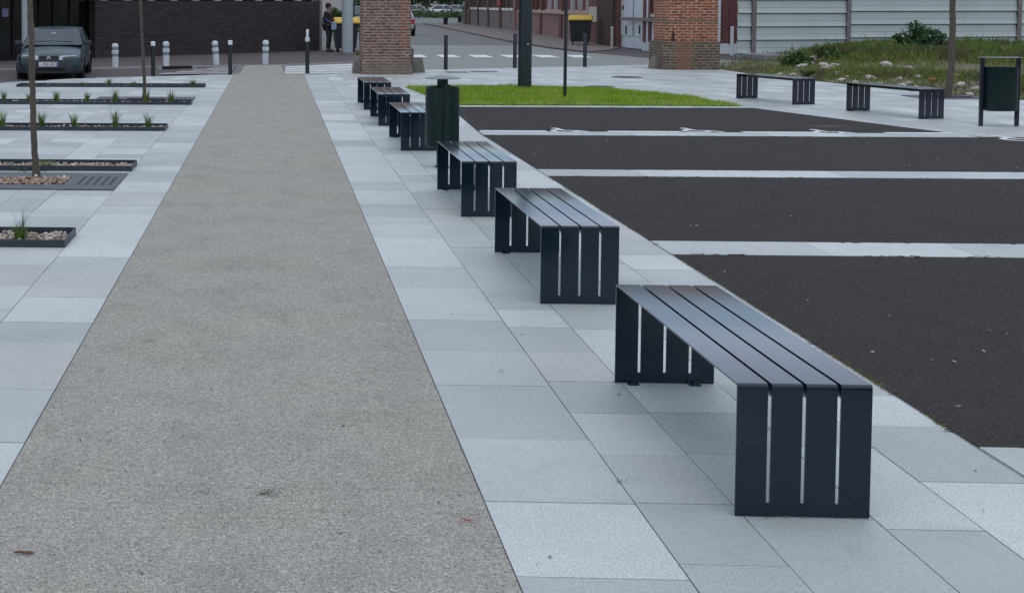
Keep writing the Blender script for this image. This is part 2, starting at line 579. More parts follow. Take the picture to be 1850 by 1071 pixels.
# side road between the square and the low pavement, falling gently towards the square
KL = [(-40, 19.0), (-7.4, 33.9), (-5.1, 34.6), (-3.5, 35.3), (-1.5, 36.1), (0.1, 36.5), (2.6, 38.7)]


def kerb_y(x):
    for (a, ya), (c, yc) in zip(KL[:-1], KL[1:]):
        if a <= x <= c: return ya + (yc - ya) * (x - a) / (c - a)
    return KL[-1][1]


PT = [(-16, 17), (-6.08, 27.96), (-4.39, 29.96), (-1.03, 31.55), (2.6, 32.0)]


def sq_y(x):
    for (a, ya), (c, yc) in zip(PT[:-1], PT[1:]):
        if a <= x <= c: return ya + (yc - ya) * (x - a) / (c - a)
    return PT[-1][1]


b = MB()
xs = [-15.9, -10, -7.4, -6.08, -5.1, -4.39, -3.5, -2.6, -1.6, -1.05]
rows = []
for x in xs:
    t = min(1, max(0, (-1.2 - x) / 3.0))
    rows.append(((x, sq_y(x) - 0.2, -0.010 - 0.10 * t), (x, kerb_y(x) + 0.05, -0.010 - 0.025 * t)))
for (a0, a1), (c0, c1) in zip(rows[:-1], rows[1:]):
    b.add([a0, c0, c1, a1], [(0, 1, 2, 3)])
tag(b.build('side_road', M['road_brown'], smooth=0), kind='structure')

# pale asphalt of the junction
b = MB()
b.poly([(0.4, 32.6), (4.2, 33.6), (11.0, 37.2), (12.35, 37.6), (30, 37.6), (30, 40.6), (12.6, 41.6), (11.0, 50.6), (10.9, 54.7), (5.0, 54.4), (3.0, 45.0), (2.75, 38.75)], -0.008)
tag(b.build('junction_road', M['road_light'], smooth=0), kind='structure')

# dark asphalt apron before the factory gate
b = MB()
b.poly([(11.3, 46.6), (12.1, 42.1), (14.4, 40.6), (22, 39.8), (22, 44.9), (13.9, 46.0), (13.6, 51.0), (12.6, 48.6)], -0.004)
tag(b.build('gate_apron', M['road_brown'], smooth=0), kind='structure')

# zebra crossing at the junction (stripes along the street)
for i in range(6):
    x0 = 4.45 + i * 1.08
    b = MB()
    b.poly([(x0, 42.3), (x0 + 0.62, 42.3), (x0 + 0.66, 44.2), (x0 + 0.04, 44.2)], -0.004)
    tag(b.build('zebra_stripe', M['white_line'], smooth=0), kind='structure')

# crossing beside the path end: wide worn white bars
L_ = [(515, 133.2), (515, 129.6), (515, 126.0), (515, 122.4), (515, 119.4)]
R_ = [(650, 133.2), (650, 128.0), (650, 123.0), (650, 118.4), (650, 114.2)]
for i in range(4):
    a0, a1, c0, c1 = G(*L_[i]), G(*L_[i + 1]), G(*R_[i]), G(*R_[i + 1])
    b = MB()
    k = 0.84
    b.poly([tuple(a0.xy), tuple(c0.xy), tuple((c0 + (c1 - c0) * k).xy), tuple((a0 + (a1 - a0) * k).xy)], -0.003)
    tag(b.build('crossing_bar', M['crossing'], smooth=0), kind='structure')
for i in range(4):
    y0 = 32.0 + i * 0.85
    b = MB()
    b.poly([(-2.9 + i * 0.35, y0 - 0.25), (-1.1, y0 + 0.1), (-1.1, y0 + 0.55), (-2.8 + i * 0.35, y0 + 0.2)], -0.001)
    tag(b.build('worn_crossing_bar', M['worn_line'], smooth=0), kind='structure')

# pavement of the dark building (raised a little)
b = MB()
kerb_l = [(-18, 29.05), (-7.4, 33.9), (-5.1, 34.6), (-3.5, 35.3), (-1.5, 36.1), (0.1, 36.5), (2.6, 38.7)]
wall_l = [(4.4, 43.5), (5.6, 52.0), (1.7, 47.95), (-18, 29.7)]
b.prism(kerb_l + wall_l, -0.3, 0.0)
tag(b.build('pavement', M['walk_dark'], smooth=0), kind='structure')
b = MB()
for p, q in zip(kerb_l[:-1], kerb_l[1:]):
    p, q = Vector(p), Vector(q)
    d = (q - p).normalized(); n = Vector((d.y, -d.x))
    b.prism([tuple(p + n * 0.14), tuple(q + n * 0.14), tuple(q + n * 0.001), tuple(p + n * 0.001)], -0.3, 0.012)
tag(b.build('kerb', M['kerb'], smooth=0), kind='structure')

# pavement along the factory
b = MB()
kr = [(13.2, 112), (12.56, 95.6), (11.02, 60.3), (10.98, 50.7), (11.3, 46.6)]
b.prism(kr + [(12.6, 48.6), (13.6, 51.0), (13.75, 51.8), (15.64, 83.3), (16.5, 113)], -0.3, 0.03)
tag(b.build('factory_pavement', M['walk_brown'], smooth=0), kind='structure')
b = MB()
for p, q in zip(kr[:-1], kr[1:]):
    p, q = Vector(p), Vector(q)
    d = (q - p).normalized(); n = Vector((d.y, -d.x)) * -1
    n = Vector((-abs(d.y), d.x if d.y < 0 else -d.x)).normalized()
    b.prism([tuple(p), tuple(q), tuple(q + n * 0.16), tuple(p + n * 0.16)], -0.3, 0.05)
tag(b.build('factory_kerb', M['walk_dark'], smooth=0), kind='structure')  # shadow of the kerb face put into its dark colour

# ------------------------------------------------------------------ the square: granite slabs
TOP = [(-16, 17), (-6.08, 27.96), (-4.39, 29.96), (-1.03, 31.55), (2.0, 32.0), (2.3, 33.1), (4.21, 34.2), (11.0, 37.35), (12.4, 37.35), (17, 37.0)]


def top(x):
    for (a, ya), (c, yc) in zip(TOP[:-1], TOP[1:]):
        if a <= x <= c: return ya + (yc - ya) * (x - a) / (c - a)
    return TOP[0][1] if x < TOP[0][0] else TOP[-1][1]


b = MB()
b.prism([(-16, -3), (17, -3)] + [(x, y) for x, y in reversed(TOP)], -0.31, -0.006)
tag(b.build('paving_bed', M['joint'], smooth=0), kind='structure')

cols = [0.745, 1.27, 1.61, 2.045, 2.37, 2.775]
x = 2.775
k = 0
while x < 16.5:
    x += (0.52, 0.36, 0.44)[k % 3]; k += 1
    cols.append(x)
left = [-0.99, -1.50, -2.03, -2.38, -2.86]
x = -2.86
while x > -15.5:
    x -= (0.52, 0.36, 0.47)[k % 3]; k += 1
    left.append(x)
spans = list(zip(cols[:-1], cols[1:])) + [(c, a) for a, c in zip(left[:-1], left[1:])]
fixed = {0: [-3, -2.3, -1.6, -0.9, -0.2, 0.5, 1.2, 1.9, 2.55, 3.2, 3.86, 4.45, 5.10, 5.83, 6.42, 7.04, 7.86, 8.46, 9.16, 9.54, 10.1, 10.49, 11.13],
         1: [-3, -2.3, -1.6, -0.9, -0.2, 0.5, 1.2, 1.9, 2.6, 3.3, 3.97, 4.46, 4.94, 5.45, 5.91, 6.41, 6.9, 7.3, 7.8, 8.77, 9.17]}
BLUE = [(0.3456, 0.3867, 0.3718), (0.3656, 0.407, 0.3904), (0.3356, 0.3764, 0.3625), (0.3806, 0.4171, 0.3979)]
LIGHT = [(0.4382, 0.4843, 0.4632), (0.4189, 0.4638, 0.4429), (0.4574, 0.5015, 0.4786)]
PINK = [(0.3908, 0.4019, 0.38), (0.3812, 0.392, 0.3686)]
b = MB()
tr = random.Random(21)
for si, (x0, x1) in enumerate(spans):
    ys = list(fixed.get(si, [-3 + tr.uniform(0, 0.5)]))
    while ys[-1] < 38:
        ys.append(ys[-1] + tr.choice((0.42, 0.5, 0.6, 0.62, 0.7, 0.8)))
    prev = None
    for y0, y1 in zip(ys[:-1], ys[1:]):
        ta, tb = top(x0), top(x1)
        if y0 > min(ta, tb) - 0.05: break
        r = tr.random()
        c = tr.choice(LIGHT) if r < 0.33 else tr.choice(PINK) if r < 0.43 else tr.choice(BLUE)
        s = 0.9 if r < 0.33 else tr.uniform(0.35, 0.7)
        f = tr.uniform(0.95, 1.05)
        g = 0.0022
        ya, yb = min(y1 - g, ta), min(y1 - g, tb)
        dz = tr.uniform(-0.0012, 0.0012)
        b.add([(x0 + g, y0 + g, dz), (x1 - g, y0 + g, dz), (x1 - g, yb, dz), (x0 + g, ya, dz),
               (x0 + g, y0 + g, -0.01), (x1 - g, y0 + g, -0.01), (x1 - g, yb, -0.01), (x0 + g, ya, -0.01)],
              [(0, 1, 2, 3), (4, 5, 1, 0), (5, 6, 2, 1), (6, 7, 3, 2), (7, 4, 0, 3)],
              (c[0] * f, c[1] * f, c[2] * f, s))
tag(b.build('paving', M['tile'], smooth=0), kind='structure')

# washed-concrete path
b = MB()
pj = [-3.0] + [4.535 + 3.93 * k for k in range(-1, 7)] + [31.4]
for y0, y1 in zip(pj[:-1], pj[1:]):
    b.prism([(-0.985, y0 + 0.0011), (0.740, y0 + 0.0011), (0.741, y1 - 0.0011), (-0.985, y1 - 0.0011)], -0.004, 0.003)
b.prism([(-0.985, 31.402), (0.745, 31.402), (0.75, 32.05), (0.28, 32.1), (0.20, 36.4), (-0.82, 36.4), (-0.86, 32.1)], -0.008, 0.003)
tag(b.build('path', M['path'], smooth=0), kind='structure')

# parking bays
b = MB()
b.poly([(2.775, -3), (45, -3), (45, 17.2), (9.30, 17.15), (8.06, 21.74), (2.98, 21.74), (2.79, 17.4)], 0.004)
tag(b.build('car_park', M['asphalt'], smooth=0), kind='structure')
for y0, y1, x0, x1 in [(4.60, 5.08, 2.78, 45), (8.96, 9.46, 2.78, 45), (13.02, 13.53, 2.78, 45), (17.08, 17.56, 2.80, 9.22), (21.745, 22.03, 3.0, 8.05)]:
    b = MB()
    x = x0
    while x < x1 - 0.05:
        xe = min(x1, x + tr.choice((0.9, 1.0, 1.1)))
        c = tr.choice(BLUE + LIGHT); f = tr.uniform(0.97, 1.07)
        b.box(x, xe - 0.004, y0, y1, -0.004, 0.008, (c[0] * f, c[1] * f, c[2] * f, 0.5))
        x = xe
    tag(b.build('paving_strip', M['tile'], smooth=0), kind='structure')
# painted dashes along the disabled bay
for xa, xb in [(2.83, 3.73), (4.56, 5.54), (6.36, 7.33), (8.25, 9.15)]:
    b = MB()
    b.poly([(xa, 17.47), (xb, 17.47), (xb, 17.64), (xa, 17.64)], 0.0125)
    tag(b.build('bay_line', M['white_line'], smooth=0), kind='structure')


def wheelchair_mesh():
    b = MB()
    # wheel ring (open arc), body, arm, leg, head: flat road marking 0.55 m
    def arc(cx, cy, r0, r1, a0, a1, n=22):
        pts = []
        for k in range(n + 1):
            a = a0 + (a1 - a0) * k / n
            pts += [(cx + r1 * math.cos(a), cy + r1 * math.sin(a), 0), (cx + r0 * math.cos(a), cy + r0 * math.sin(a), 0)]
        b.add(pts, [(2 * i, 2 * i + 1, 2 * i + 3, 2 * i + 2) for i in range(n)])
    def bar(x0, y0, x1, y1, w, z):
        d = Vector((x1 - x0, y1 - y0)).normalized(); n = Vector((-d.y, d.x)) * w / 2
        b.add([(x0 - n.x, y0 - n.y, z), (x1 - n.x, y1 - n.y, z), (x1 + n.x, y1 + n.y, z), (x0 + n.x, y0 + n.y, z)], [(0, 1, 2, 3)])
    arc(-0.05, 0.24, 0.15, 0.235, R(105), R(358))
    bar(-0.11, 0.60, -0.05, 0.30, 0.09, 0.001)
    bar(-0.06, 0.30, 0.18, 0.27, 0.085, 0.002)
    bar(0.16, 0.29, 0.33, 0.03, 0.085, 0.001)
    arc(-0.12, 0.69, 0.0, 0.07, 0, 2 * PI, 16)
    return b


for px, py, lab in [(1036, 240, 'white wheelchair symbol on the asphalt nearest the row of benches'),
                    (1276, 240, 'white wheelchair symbol midway along the paved strip between two others'),
                    (1518, 242.5, 'worn white wheelchair symbol beside the pale stain, nearest the paved corner'),
                    (1872, 256, 'white wheelchair symbol in front of the panel shaped litter bin, cut by the photo edge')]:
    p = G(px, py)
    o = wheelchair_mesh().build('wheelchair_marking', M['white_line'], smooth=0)
    o.location = (p.x - 0.03, p.y, 0.0065)
    o.scale = (0.84, 0.78, 1) if px < 1800 else (1.0, 0.9, 1)
    tag(o, lab, 'road marking', 'wheelchair symbols in the parking bays')

# =================================================================== BENCHES
BW, BL, BH = 0.45, 1.545, 0.46


def make_bench(mat, loc, rz, label, group):
    root = empty('bench', loc, rz, label, 'bench', group)
    w = (BW - 3 * 0.0125) / 4
    r_, th = 0.011, 0.007
    hy = BL / 2
    prof_o = [(-hy, 0.438)]
    for k in range(6):
        a = PI + (PI / 2) * (-k / 5)
        prof_o.append((-hy + r_ + r_ * math.cos(a), BH - r_ + r_ * math.sin(a)))
    prof_o += [(-y, z) for y, z in reversed(prof_o)]
    prof_i = [(-hy + th, 0.438), (-hy + th, BH - r_), (-hy + r_, BH - th), (hy - r_, BH - th), (hy - th, BH - r_), (hy - th, 0.438)]
    s = MB()
    for k in range(4):
        x0 = -BW / 2 + k * (w + 0.0125); x1 = x0 + w
        loop = prof_o + list(reversed(prof_i))
        n = len(loop)
        vs_ = [(x0, y, z) for y, z in loop] + [(x1, y, z) for y, z in loop]
        fs = [(i, n + i, n + (i + 1) % n, (i + 1) % n) for i in range(n)]
        # end caps as quad strips between outer and inner profile
        no, ni = len(prof_o), len(prof_i)
        io = list(range(no)); ii = list(range(n - 1, no - 1, -1))   # inner in same order
        for base, flip in ((0, False), (n, True)):
            a = [base + i for i in io]; c = [base + i for i in ii]
            quads = []
            half = no // 2
            quads.append((a[0], a[1], c[1], c[0]))
            quads.append((a[1], a[2], a[3], c[1])); quads.append((a[3], a[4], a[5], c[2], c[1])); quads.append((a[5], a[6], c[2]))
            quads.append((a[6], a[no - 7], c[ni - 3], c[2]))
            quads.append((a[no - 7], a[no - 6], c[ni - 3])); quads.append((a[no - 6], a[no - 5], a[no - 4], c[ni - 2], c[ni - 3]))
            quads.append((a[no - 4], a[no - 3], a[no - 2], c[ni - 2])); quads.append((a[no - 2], a[no - 1], c[ni - 1], c[ni - 2]))
            for q in quads: fs.append(tuple(reversed(q)) if not flip else q)
        s.add(vs_, fs)
        # stiffening flanges beside the slots
        if k > 0: s.box(x0 + 0.0006, x0 + 0.004, -hy + 0.012, hy - 0.012, 0.412, BH - th)
        if k < 3: s.box(x1 - 0.004, x1 - 0.0006, -hy + 0.012, hy - 0.012, 0.412, BH - th)
    s.build('seat', mat, root, smooth=40)
    for sg in (-1, 1):
        l = MB()
        ya, yb = (-hy, -hy + th) if sg < 0 else (hy - th, hy)
        for k in range(4):
            x0 = -BW / 2 + k * (w + 0.0125)
            l.box(x0, x0 + w, ya, yb, 0.05, 0.438)
        l.box(-BW / 2, BW / 2, ya, yb, 0.002, 0.05)
        l.build('leg_panel', mat, root, smooth=0)
        for fx in (-0.15, 0.13):
            f = MB()
            fy = (hy - 0.05) if sg > 0 else (-hy + 0.012)
            fy = (hy - 0.048) if sg > 0 else (-hy + 0.012)
            f.box(fx - 0.025, fx + 0.025, fy, fy + 0.04, 0.0, 0.006)
            f.box(fx - 0.025, fx + 0.025, (hy - th - 0.006) if sg > 0 else (-hy + th), (hy - th) if sg > 0 else (-hy + th + 0.006), 0.006, 0.04)
            f.cyl(fx, fy + 0.02, 0.006, 0.012, 0.009, n=8)
            f.build('foot_bracket', mat, root, smooth=0)
    return root


gb = 'slatted metal benches in the row along the path'
rowb = [(1.58, 4.36, 'nearest dark metal slatted bench, largest in the photo, at the kerb of the parking bays'),
        (1.558, 7.45, 'second nearest dark slatted bench, overlapped by the nearest bench at its right corner'),
        (1.542, 10.50, 'dark slatted bench standing just in front of the round litter bin'),
        (1.515, 15.23, 'dark slatted bench just behind the round litter bin and partly hidden by it'),
        (1.50, 18.33, 'small dark slatted bench second farthest in the row, beyond the round bin'),
        (1.485, 21.10, 'farthest dark slatted bench of the row, near the old brick pillar')]
for x0, y0, lab in rowb:
    make_bench(M['bench'], (x0 + BW / 2, y0 + BL / 2, 0), 0, lab, gb)
gr = 'slatted metal benches on the far right paving'
make_bench(M['bench2'], (8.99, 23.32, 0), R(16.1), 'slatted bench across the parking bays, beside the tip of the lawn', gr)
make_bench(M['bench2'], (9.79, 20.60, 0), R(16.1), 'slatted bench across the parking bays, between the other bench and panel shaped bin', gr)

# =================================================================== LITTER BINS
root = empty('litter_bin', (1.805, 13.72, 0), 0, 'round dark green litter bin on a post with a domed steel lid', 'litter bin')
b = MB()
prof = [(0.02, 0.222), (0.165, 0.222), (0.178, 0.235), (0.180, 0.25), (0.180, 0.845), (0.183, 0.848), (0.183, 0.862), (0.170, 0.862), (0.170, 0.30), (0.02, 0.30)]
b.lathe(prof, 40)
b.build('drum', M['bin'], root)
b = MB()
b.M = Matrix.Rotation(R(28), 4, 'Z')
b.box(-0.043, 0.043, -0.043, 0.043, 0.0, 0.222)
b.box(-0.043, 0.043, -0.043, 0.043, 0.30, 0.955)
b.build('post', M['bin'], root, bevel=0.006, smooth=0)
b = MB()
b.box(-0.006, 0.056, -0.212, -0.182, 0.235, 0.90)
b.build('clamp_band', M['bin'], root, smooth=0, bevel=0.003)
b = MB()
b.box(-0.07, 0.07, -0.07, 0.07, 0.0, 0.008)
b.build('base_plate', M['bin'], root, smooth=0)
b = MB()
b.lathe([(0.001, 0.955), (0.186, 0.952), (0.189, 0.956), (0.187, 0.960), (0.12, 0.976), (0.06, 0.983), (0.001, 0.985)], 40)
b.build('lid', M['steel'], root)

root = empty('litter_bin', (10.395, 18.76, 0), R(2), 'dark panel shaped litter bin slung between two thin posts on far right', 'litter bin')
for s in (-1, 1):
    b = MB()
    b.box(s * 0.255 - 0.022, s * 0.255 + 0.022, -0.025, 0.025, 0, 0.975)
    b.build('post', M['bench2'], root, smooth=0, bevel=0.004)
b = MB()
b.box(-0.285, 0.285, -0.11, 0.09, 0.977, 0.989)
b.build('lid', M['steel'], root, smooth=0, bevel=0.003)
b = MB()
pr = [(0.0, 0.215), (0.205, 0.222), (0.228, 0.245), (0.228, 0.835), (0.232, 0.845), (0.218, 0.845), (0.215, 0.30), (0.0, 0.29)]
vs_, fs = [], []
n = 36
for r, z in pr:
    for k in range(n):
        t = 2 * PI * k / n
        cx, sy = math.cos(t), math.sin(t)
        e = 0.42
        vs_.append((r * math.copysign(abs(cx) ** e, cx), r * 0.62 * math.copysign(abs(sy) ** 0.75, sy), z))
for i in range(len(pr) - 1):
    for k in range(n):
        k2 = (k + 1) % n
        fs.append((i * n + k, i * n + k2, (i + 1) * n + k2, (i + 1) * n + k))
b.add(vs_, fs)
b.build('drum', M['bin'], root)

# =================================================================== PLANTERS, gravel, tufts
STONE = [(0.42, 0.36, 0.29), (0.30, 0.24, 0.18), (0.50, 0.46, 0.40), (0.22, 0.17, 0.13), (0.36, 0.28, 0.22), (0.28, 0.27, 0.25)]
ICO_V = []
_t = (1 + 5 ** 0.5) / 2
for a in (-1, 1):
    for c in (-_t, _t):
        ICO_V += [(0, a, c), (a, c, 0), (c, 0, a)]
_bm = bmesh.new()
bmesh.ops.create_icosphere(_bm, subdivisions=1, radius=1)
_bm.verts.ensure_lookup_table()
ICO_V = [v.co.copy() for v in _bm.verts]
ICO_F = [tuple(v.index for v in f.verts) for f in _bm.faces]
_bm.free()


def stone(b, p, r, rr, colr=None, flat=0.7):
    s = (r * rr.uniform(0.8, 1.4), r * rr.uniform(0.7, 1.1), r * rr.uniform(0.5, 0.9) * flat / 0.7)
    rot = Matrix.Rotation(rr.uniform(0, 6.28), 3, 'Z') @ Matrix.Rotation(rr.uniform(-0.4, 0.4), 3, 'X')
    vs_ = [Vector(p) + rot @ Vector((v.x * s[0] * rr.uniform(0.85, 1.15), v.y * s[1] * rr.uniform(0.85, 1.15), v.z * s[2])) for v in ICO_V]
    b.add(vs_, ICO_F, colr)


gravr = random.Random(5)
planters = [(9.02, 9.54, -5.5, -1.50, 'steel edged gravel planter nearest the camera, holding one wispy tuft'),
            (13.20, 13.74, -5.5, -1.485, 'steel edged gravel planter just behind the nearest tree grate'),
            (17.42, 17.98, -5.5, -1.50, 'third steel edged planter from the front, with upright tufts in a row'),
            (21.98, 22.50, -5.5, -1.44, 'steel edged planter in front of the thin far tree'),
            (26.58, 27.10, -5.43, -1.45, 'farthest steel edged planter, beside the parked green car')]
for y0, y1, x0, x1, lab in planters:
    b = MB()
    h, t = 0.056, 0.008
    b.box(x0, x1, y0, y0 + t, 0, h)
    b.box(x0, x1, y1 - t, y1, 0, h)
    b.box(x0, x0 + t, y0 + t, y1 - t, 0, h)
    b.box(x1 - t, x1, y0 + t, y1 - t, 0, h)
    tag(b.build('planter', M['planter'], smooth=0, bevel=0.0015), lab, 'planter', 'steel edged planters in the paving')
    b = MB()
    b.poly([(x0 + t, y0 + t), (x1 - t, y0 + t), (x1 - t, y1 - t), (x0 + t, y1 - t)], 0.007, (0.12, 0.10, 0.08))
    dens = 620 if y0 < 14 else 220
    vis0 = x0
    for k in range(int(dens * (x1 - vis0) * (y1 - y0))):
        stone(b, (gravr.uniform(vis0 + 0.03, x1 - 0.03), gravr.uniform(y0 + 0.03, y1 - 0.03), 0.014 + gravr.uniform(0, 0.012)), gravr.uniform(0.010, 0.022), gravr, gravr.choice(STONE))
    tag(b.build('gravel', M['stones'], smooth=0), kind='stuff')


def tuft(loc, h, n, spread, label, rr, cols=None, lean=0.0, width=0.004, base=0.05, group=None, cat='grass tuft', name='grass_tuft'):
    cols = cols or [(0.065, 0.13, 0.02), (0.10, 0.18, 0.025), (0.05, 0.10, 0.018), (0.15, 0.20, 0.04)]
    b = MB()
    for k in range(n):
        a = rr.uniform(0, 2 * PI)
        d = Vector((math.cos(a), math.sin(a), 0))
        s = Vector((-d.y, d.x, 0))
        hh = h * rr.uniform(0.45, 1.05)
        out = spread * rr.uniform(0.1, 1.0) * hh / h
        p0 = d * base * rr.random()
        w = width * rr.uniform(0.7, 1.3)
        pts = []
        for i in range(5):
            t = i / 4
            q = p0 + d * out * t ** 1.9 + Vector((lean * t, 0, hh * (t - 0.22 * t ** 3 * rr.uniform(0.5, 1.2))))
            pts.append((q, w * (1 - t) ** 0.6))
        c = rr.choice(cols); f = rr.uniform(0.8, 1.2)
        vs_ = []
        for q, ww in pts: vs_ += [q - s * ww, q + s * ww]
        b.add(vs_, [(2 * i, 2 * i + 1, 2 * i + 3, 2 * i + 2) for i in range(4)], (c[0] * f, c[1] * f, c[2] * f))
    o = b.build(name, M['blade'], smooth=80)
    o.location = loc
    return tag(o, label, cat, group)


tfr = random.Random(11)
GT = 'grass tufts in the planters'
p = G(33, 440)
tuft((p.x, 9.22, 0.01), 0.15, 120, 0.12, 'dense green grass clump in the nearest planter', tfr, width=0.003, group=GT, base=0.06)
tuft((p.x + 0.0, 9.30, 0.01), 0.36, 26, 0.22, 'tall wispy grass stems rising from the nearest planter', tfr, [(0.08, 0.10, 0.035), (0.06, 0.085, 0.03)], width=0.0017, group=GT)
p = G(95, 297)
tuft((p.x, 13.42, 0.01), 0.12, 80, 0.2, 'low spreading grass clump in the planter behind the near grate', tfr, width=0.003, group=GT, base=0.12)
p = G(208, 298)
tuft((p.x, 13.5, 0.01), 0.035, 30, 0.05, 'tiny green sprout near the end of the planter behind the near grate', tfr, width=0.003, group=GT)
p = G(42, 312)
tuft((p.x, p.y, 0.01), 0.07, 26, 0.07, 'small green weed between the near tree grate and the planter behind it', tfr, [(0.04, 0.10, 0.04), (0.06, 0.12, 0.05)], width=0.005, cat='weed', name='weed')
row3 = [(5, 'grass tuft at the left photo edge in the third planter'), (75, 'bushy grass tuft right beside the near tree trunk in the third planter'),
        (135, 'slim grass tuft in the third planter, left of the tallest one'), (209, 'widest and tallest grass tuft in the third planter'),
        (268, 'sparse grass tuft nearest the right end of the third planter')]
hs = [0.32, 0.34, 0.31, 0.38, 0.30]
for (px, lab), h in zip(row3, hs):
    p = AtY(px, 232, 17.7)
    tuft((p.x, 17.7 + tfr.uniform(-0.05, 0.05), 0.01), h, 75, 0.18, lab, tfr, width=0.004, group=GT, base=0.045)
row4 = [(7, 'grass tuft at the left photo edge in the planter before the far thin tree'), (53, 'grass tuft mostly hidden by the near tree trunk'), (103, 'upright grass tuft just right of the near tree trunk, in the fourth planter'),
        (157, 'yellowish thin grass tuft in the fourth planter, left of the fullest one'), (208, 'full grass tuft left of the thin far trunk'), (264, 'tall grass tuft right against the thin far trunk'),
        (309, 'grass tuft over the slotted far tree grate')]
for (px, lab), h in zip(row4, [0.30, 0.24, 0.30, 0.28, 0.33, 0.36, 0.32]):
    p = AtY(px, 183, 22.25)
    tuft((p.x, 22.25 + tfr.uniform(-0.05, 0.05), 0.01), h, 70, 0.13, lab, tfr, [(0.10, 0.16, 0.02), (0.13, 0.17, 0.03), (0.07, 0.12, 0.02)], width=0.0045, group=GT, base=0.05)
row5 = [(148, 'low grass tuft under the right front wheel side of the green car'), (196, 'bushy grass tuft in the farthest planter, right of the green car'), (241, 'low sparse grass tuft in the farthest planter, left of the thin trunk'),
        (297, 'faint short grass tuft in the farthest planter, right of the thin trunk'), (349, 'dark grass tuft near the right end of the farthest planter')]
for (px, lab), h in zip(row5, [0.12, 0.22, 0.15, 0.06, 0.2]):
    p = AtY(px, 155, 26.85)
    tuft((p.x, 26.85 + tfr.uniform(-0.05, 0.05), 0.01), h, 70, 0.18, lab, tfr, width=0.005, group=GT, base=0.06)

# =================================================================== TREE GRATES AND TREES


def grate(name, cx, y0, y1, hx, hole, label, slots=True):
    root = empty(name, (cx, (y0 + y1) / 2, 0), 0, label, 'tree grate', 'tree grates')
    hy = (y1 - y0) / 2
    holes = [hole]
    if slots:
        for s in (-1, 1):
            for k in range(5):
                c = s * (hx * 0.56 + k * hx * 0.088)
                for q in range(5):
                    yy = -hy * 0.52 + q * hy * 0.21
                    holes.append((c - 0.012, c + 0.012, yy, yy + hy * 0.15))
    xs_ = sorted({-hx, hx} | {h[0] for h in holes} | {h[1] for h in holes})
    ys_ = sorted({-hy, hy} | {h[2] for h in holes} | {h[3] for h in holes})
    b = MB()
    for xa, xb in zip(xs_[:-1], xs_[1:]):
        run = None
        for ya, yb in zip(ys_[:-1], ys_[1:]):
            mx, my = (xa + xb) / 2, (ya + yb) / 2
            solid = not any(h[0] < mx < h[1] and h[2] < my < h[3] for h in holes)
            if solid:
                if run is None: run = [ya, yb]
                else: run[1] = yb
            if (not solid) and run:
                b.box(xa, xb, run[0], run[1], 0.0045, 0.012); run = None
        if run: b.box(xa, xb, run[0], run[1], 0.0045, 0.012)
    b.build('grate_plate', M['grate'], root, smooth=0)
    b = MB()
    b.box(-hx + 0.01, hx - 0.01, -hy + 0.01, hy - 0.01, 0.0015, 0.003)
    b.build('pit', M['black'], root, smooth=0)
    return root


grate('tree_grate', -2.385, 11.83, 12.98, 0.885, (-0.34, 0.36, -0.30, 0.24), 'flat cast iron tree grate around the near tree trunk')
b = MB()
for k in range(420):
    stone(b, (-2.385 + gravr.uniform(-0.32, 0.34), 12.405 + gravr.uniform(-0.28, 0.22), 0.006 + gravr.uniform(0, 0.014)), gravr.uniform(0.010, 0.022), gravr, gravr.choice([(0.26, 0.17, 0.12), (0.34, 0.26, 0.19), (0.20, 0.12, 0.085), (0.40, 0.33, 0.26)]))
tag(b.build('bark_mulch', M['stones'], smooth=0), kind='stuff')
for px, py, lab in [(65, 320, 'white pebble lying against the near tree trunk'), (116, 322, 'white pebble at the right corner of the mulch square')]:
    p = G(px, py, 0.02)
    b = MB()
    stone(b, (0, 0, 0.02), 0.022, gravr, (0.62, 0.56, 0.5))
    o = b.build('pebble', M['stones'], smooth=60)
    o.location = (p.x, p.y, 0.012)
    tag(o, lab, 'pebble')
grate('tree_grate', -2.36, 22.62, 23.75, 0.90, (-0.34, 0.36, -0.30, 0.24), 'flat cast iron tree grate around the thin far tree, behind a planter')
grate('tree_grate', 12.70, 24.0, 24.95, 0.72, (-0.32, 0.32, -0.30, 0.30), 'dark tree grate around the trunk on the right paving', slots=False)


def leaves(b, c, rad, n, size, cols, rr, flat=1.0):
    for k in range(n):
        while True:
            v = Vector((rr.uniform(-1, 1), rr.uniform(-1, 1), rr.uniform(-1, 1)))
            if v.length <= 1: break
        p = Vector(c) + Vector((v.x * rad[0], v.y * rad[1], v.z * rad[2]))
        d = Vector((rr.gauss(0, 1), rr.gauss(0, 1), rr.gauss(0, 0.7))).normalized()
        u = d.orthogonal().normalized()
        u = Matrix.Rotation(rr.uniform(0, 6.28), 3, d) @ u
        w = d.cross(u)
        s = size * rr.uniform(0.6, 1.4)
        cc = rr.choice(cols); f = rr.uniform(0.75, 1.25)
        b.add([p - u * s, p + w * s * 0.42, p + u * s, p - w * s * 0.42], [(0, 1, 2, 3)], (cc[0] * f, cc[1] * f, cc[2] * f))


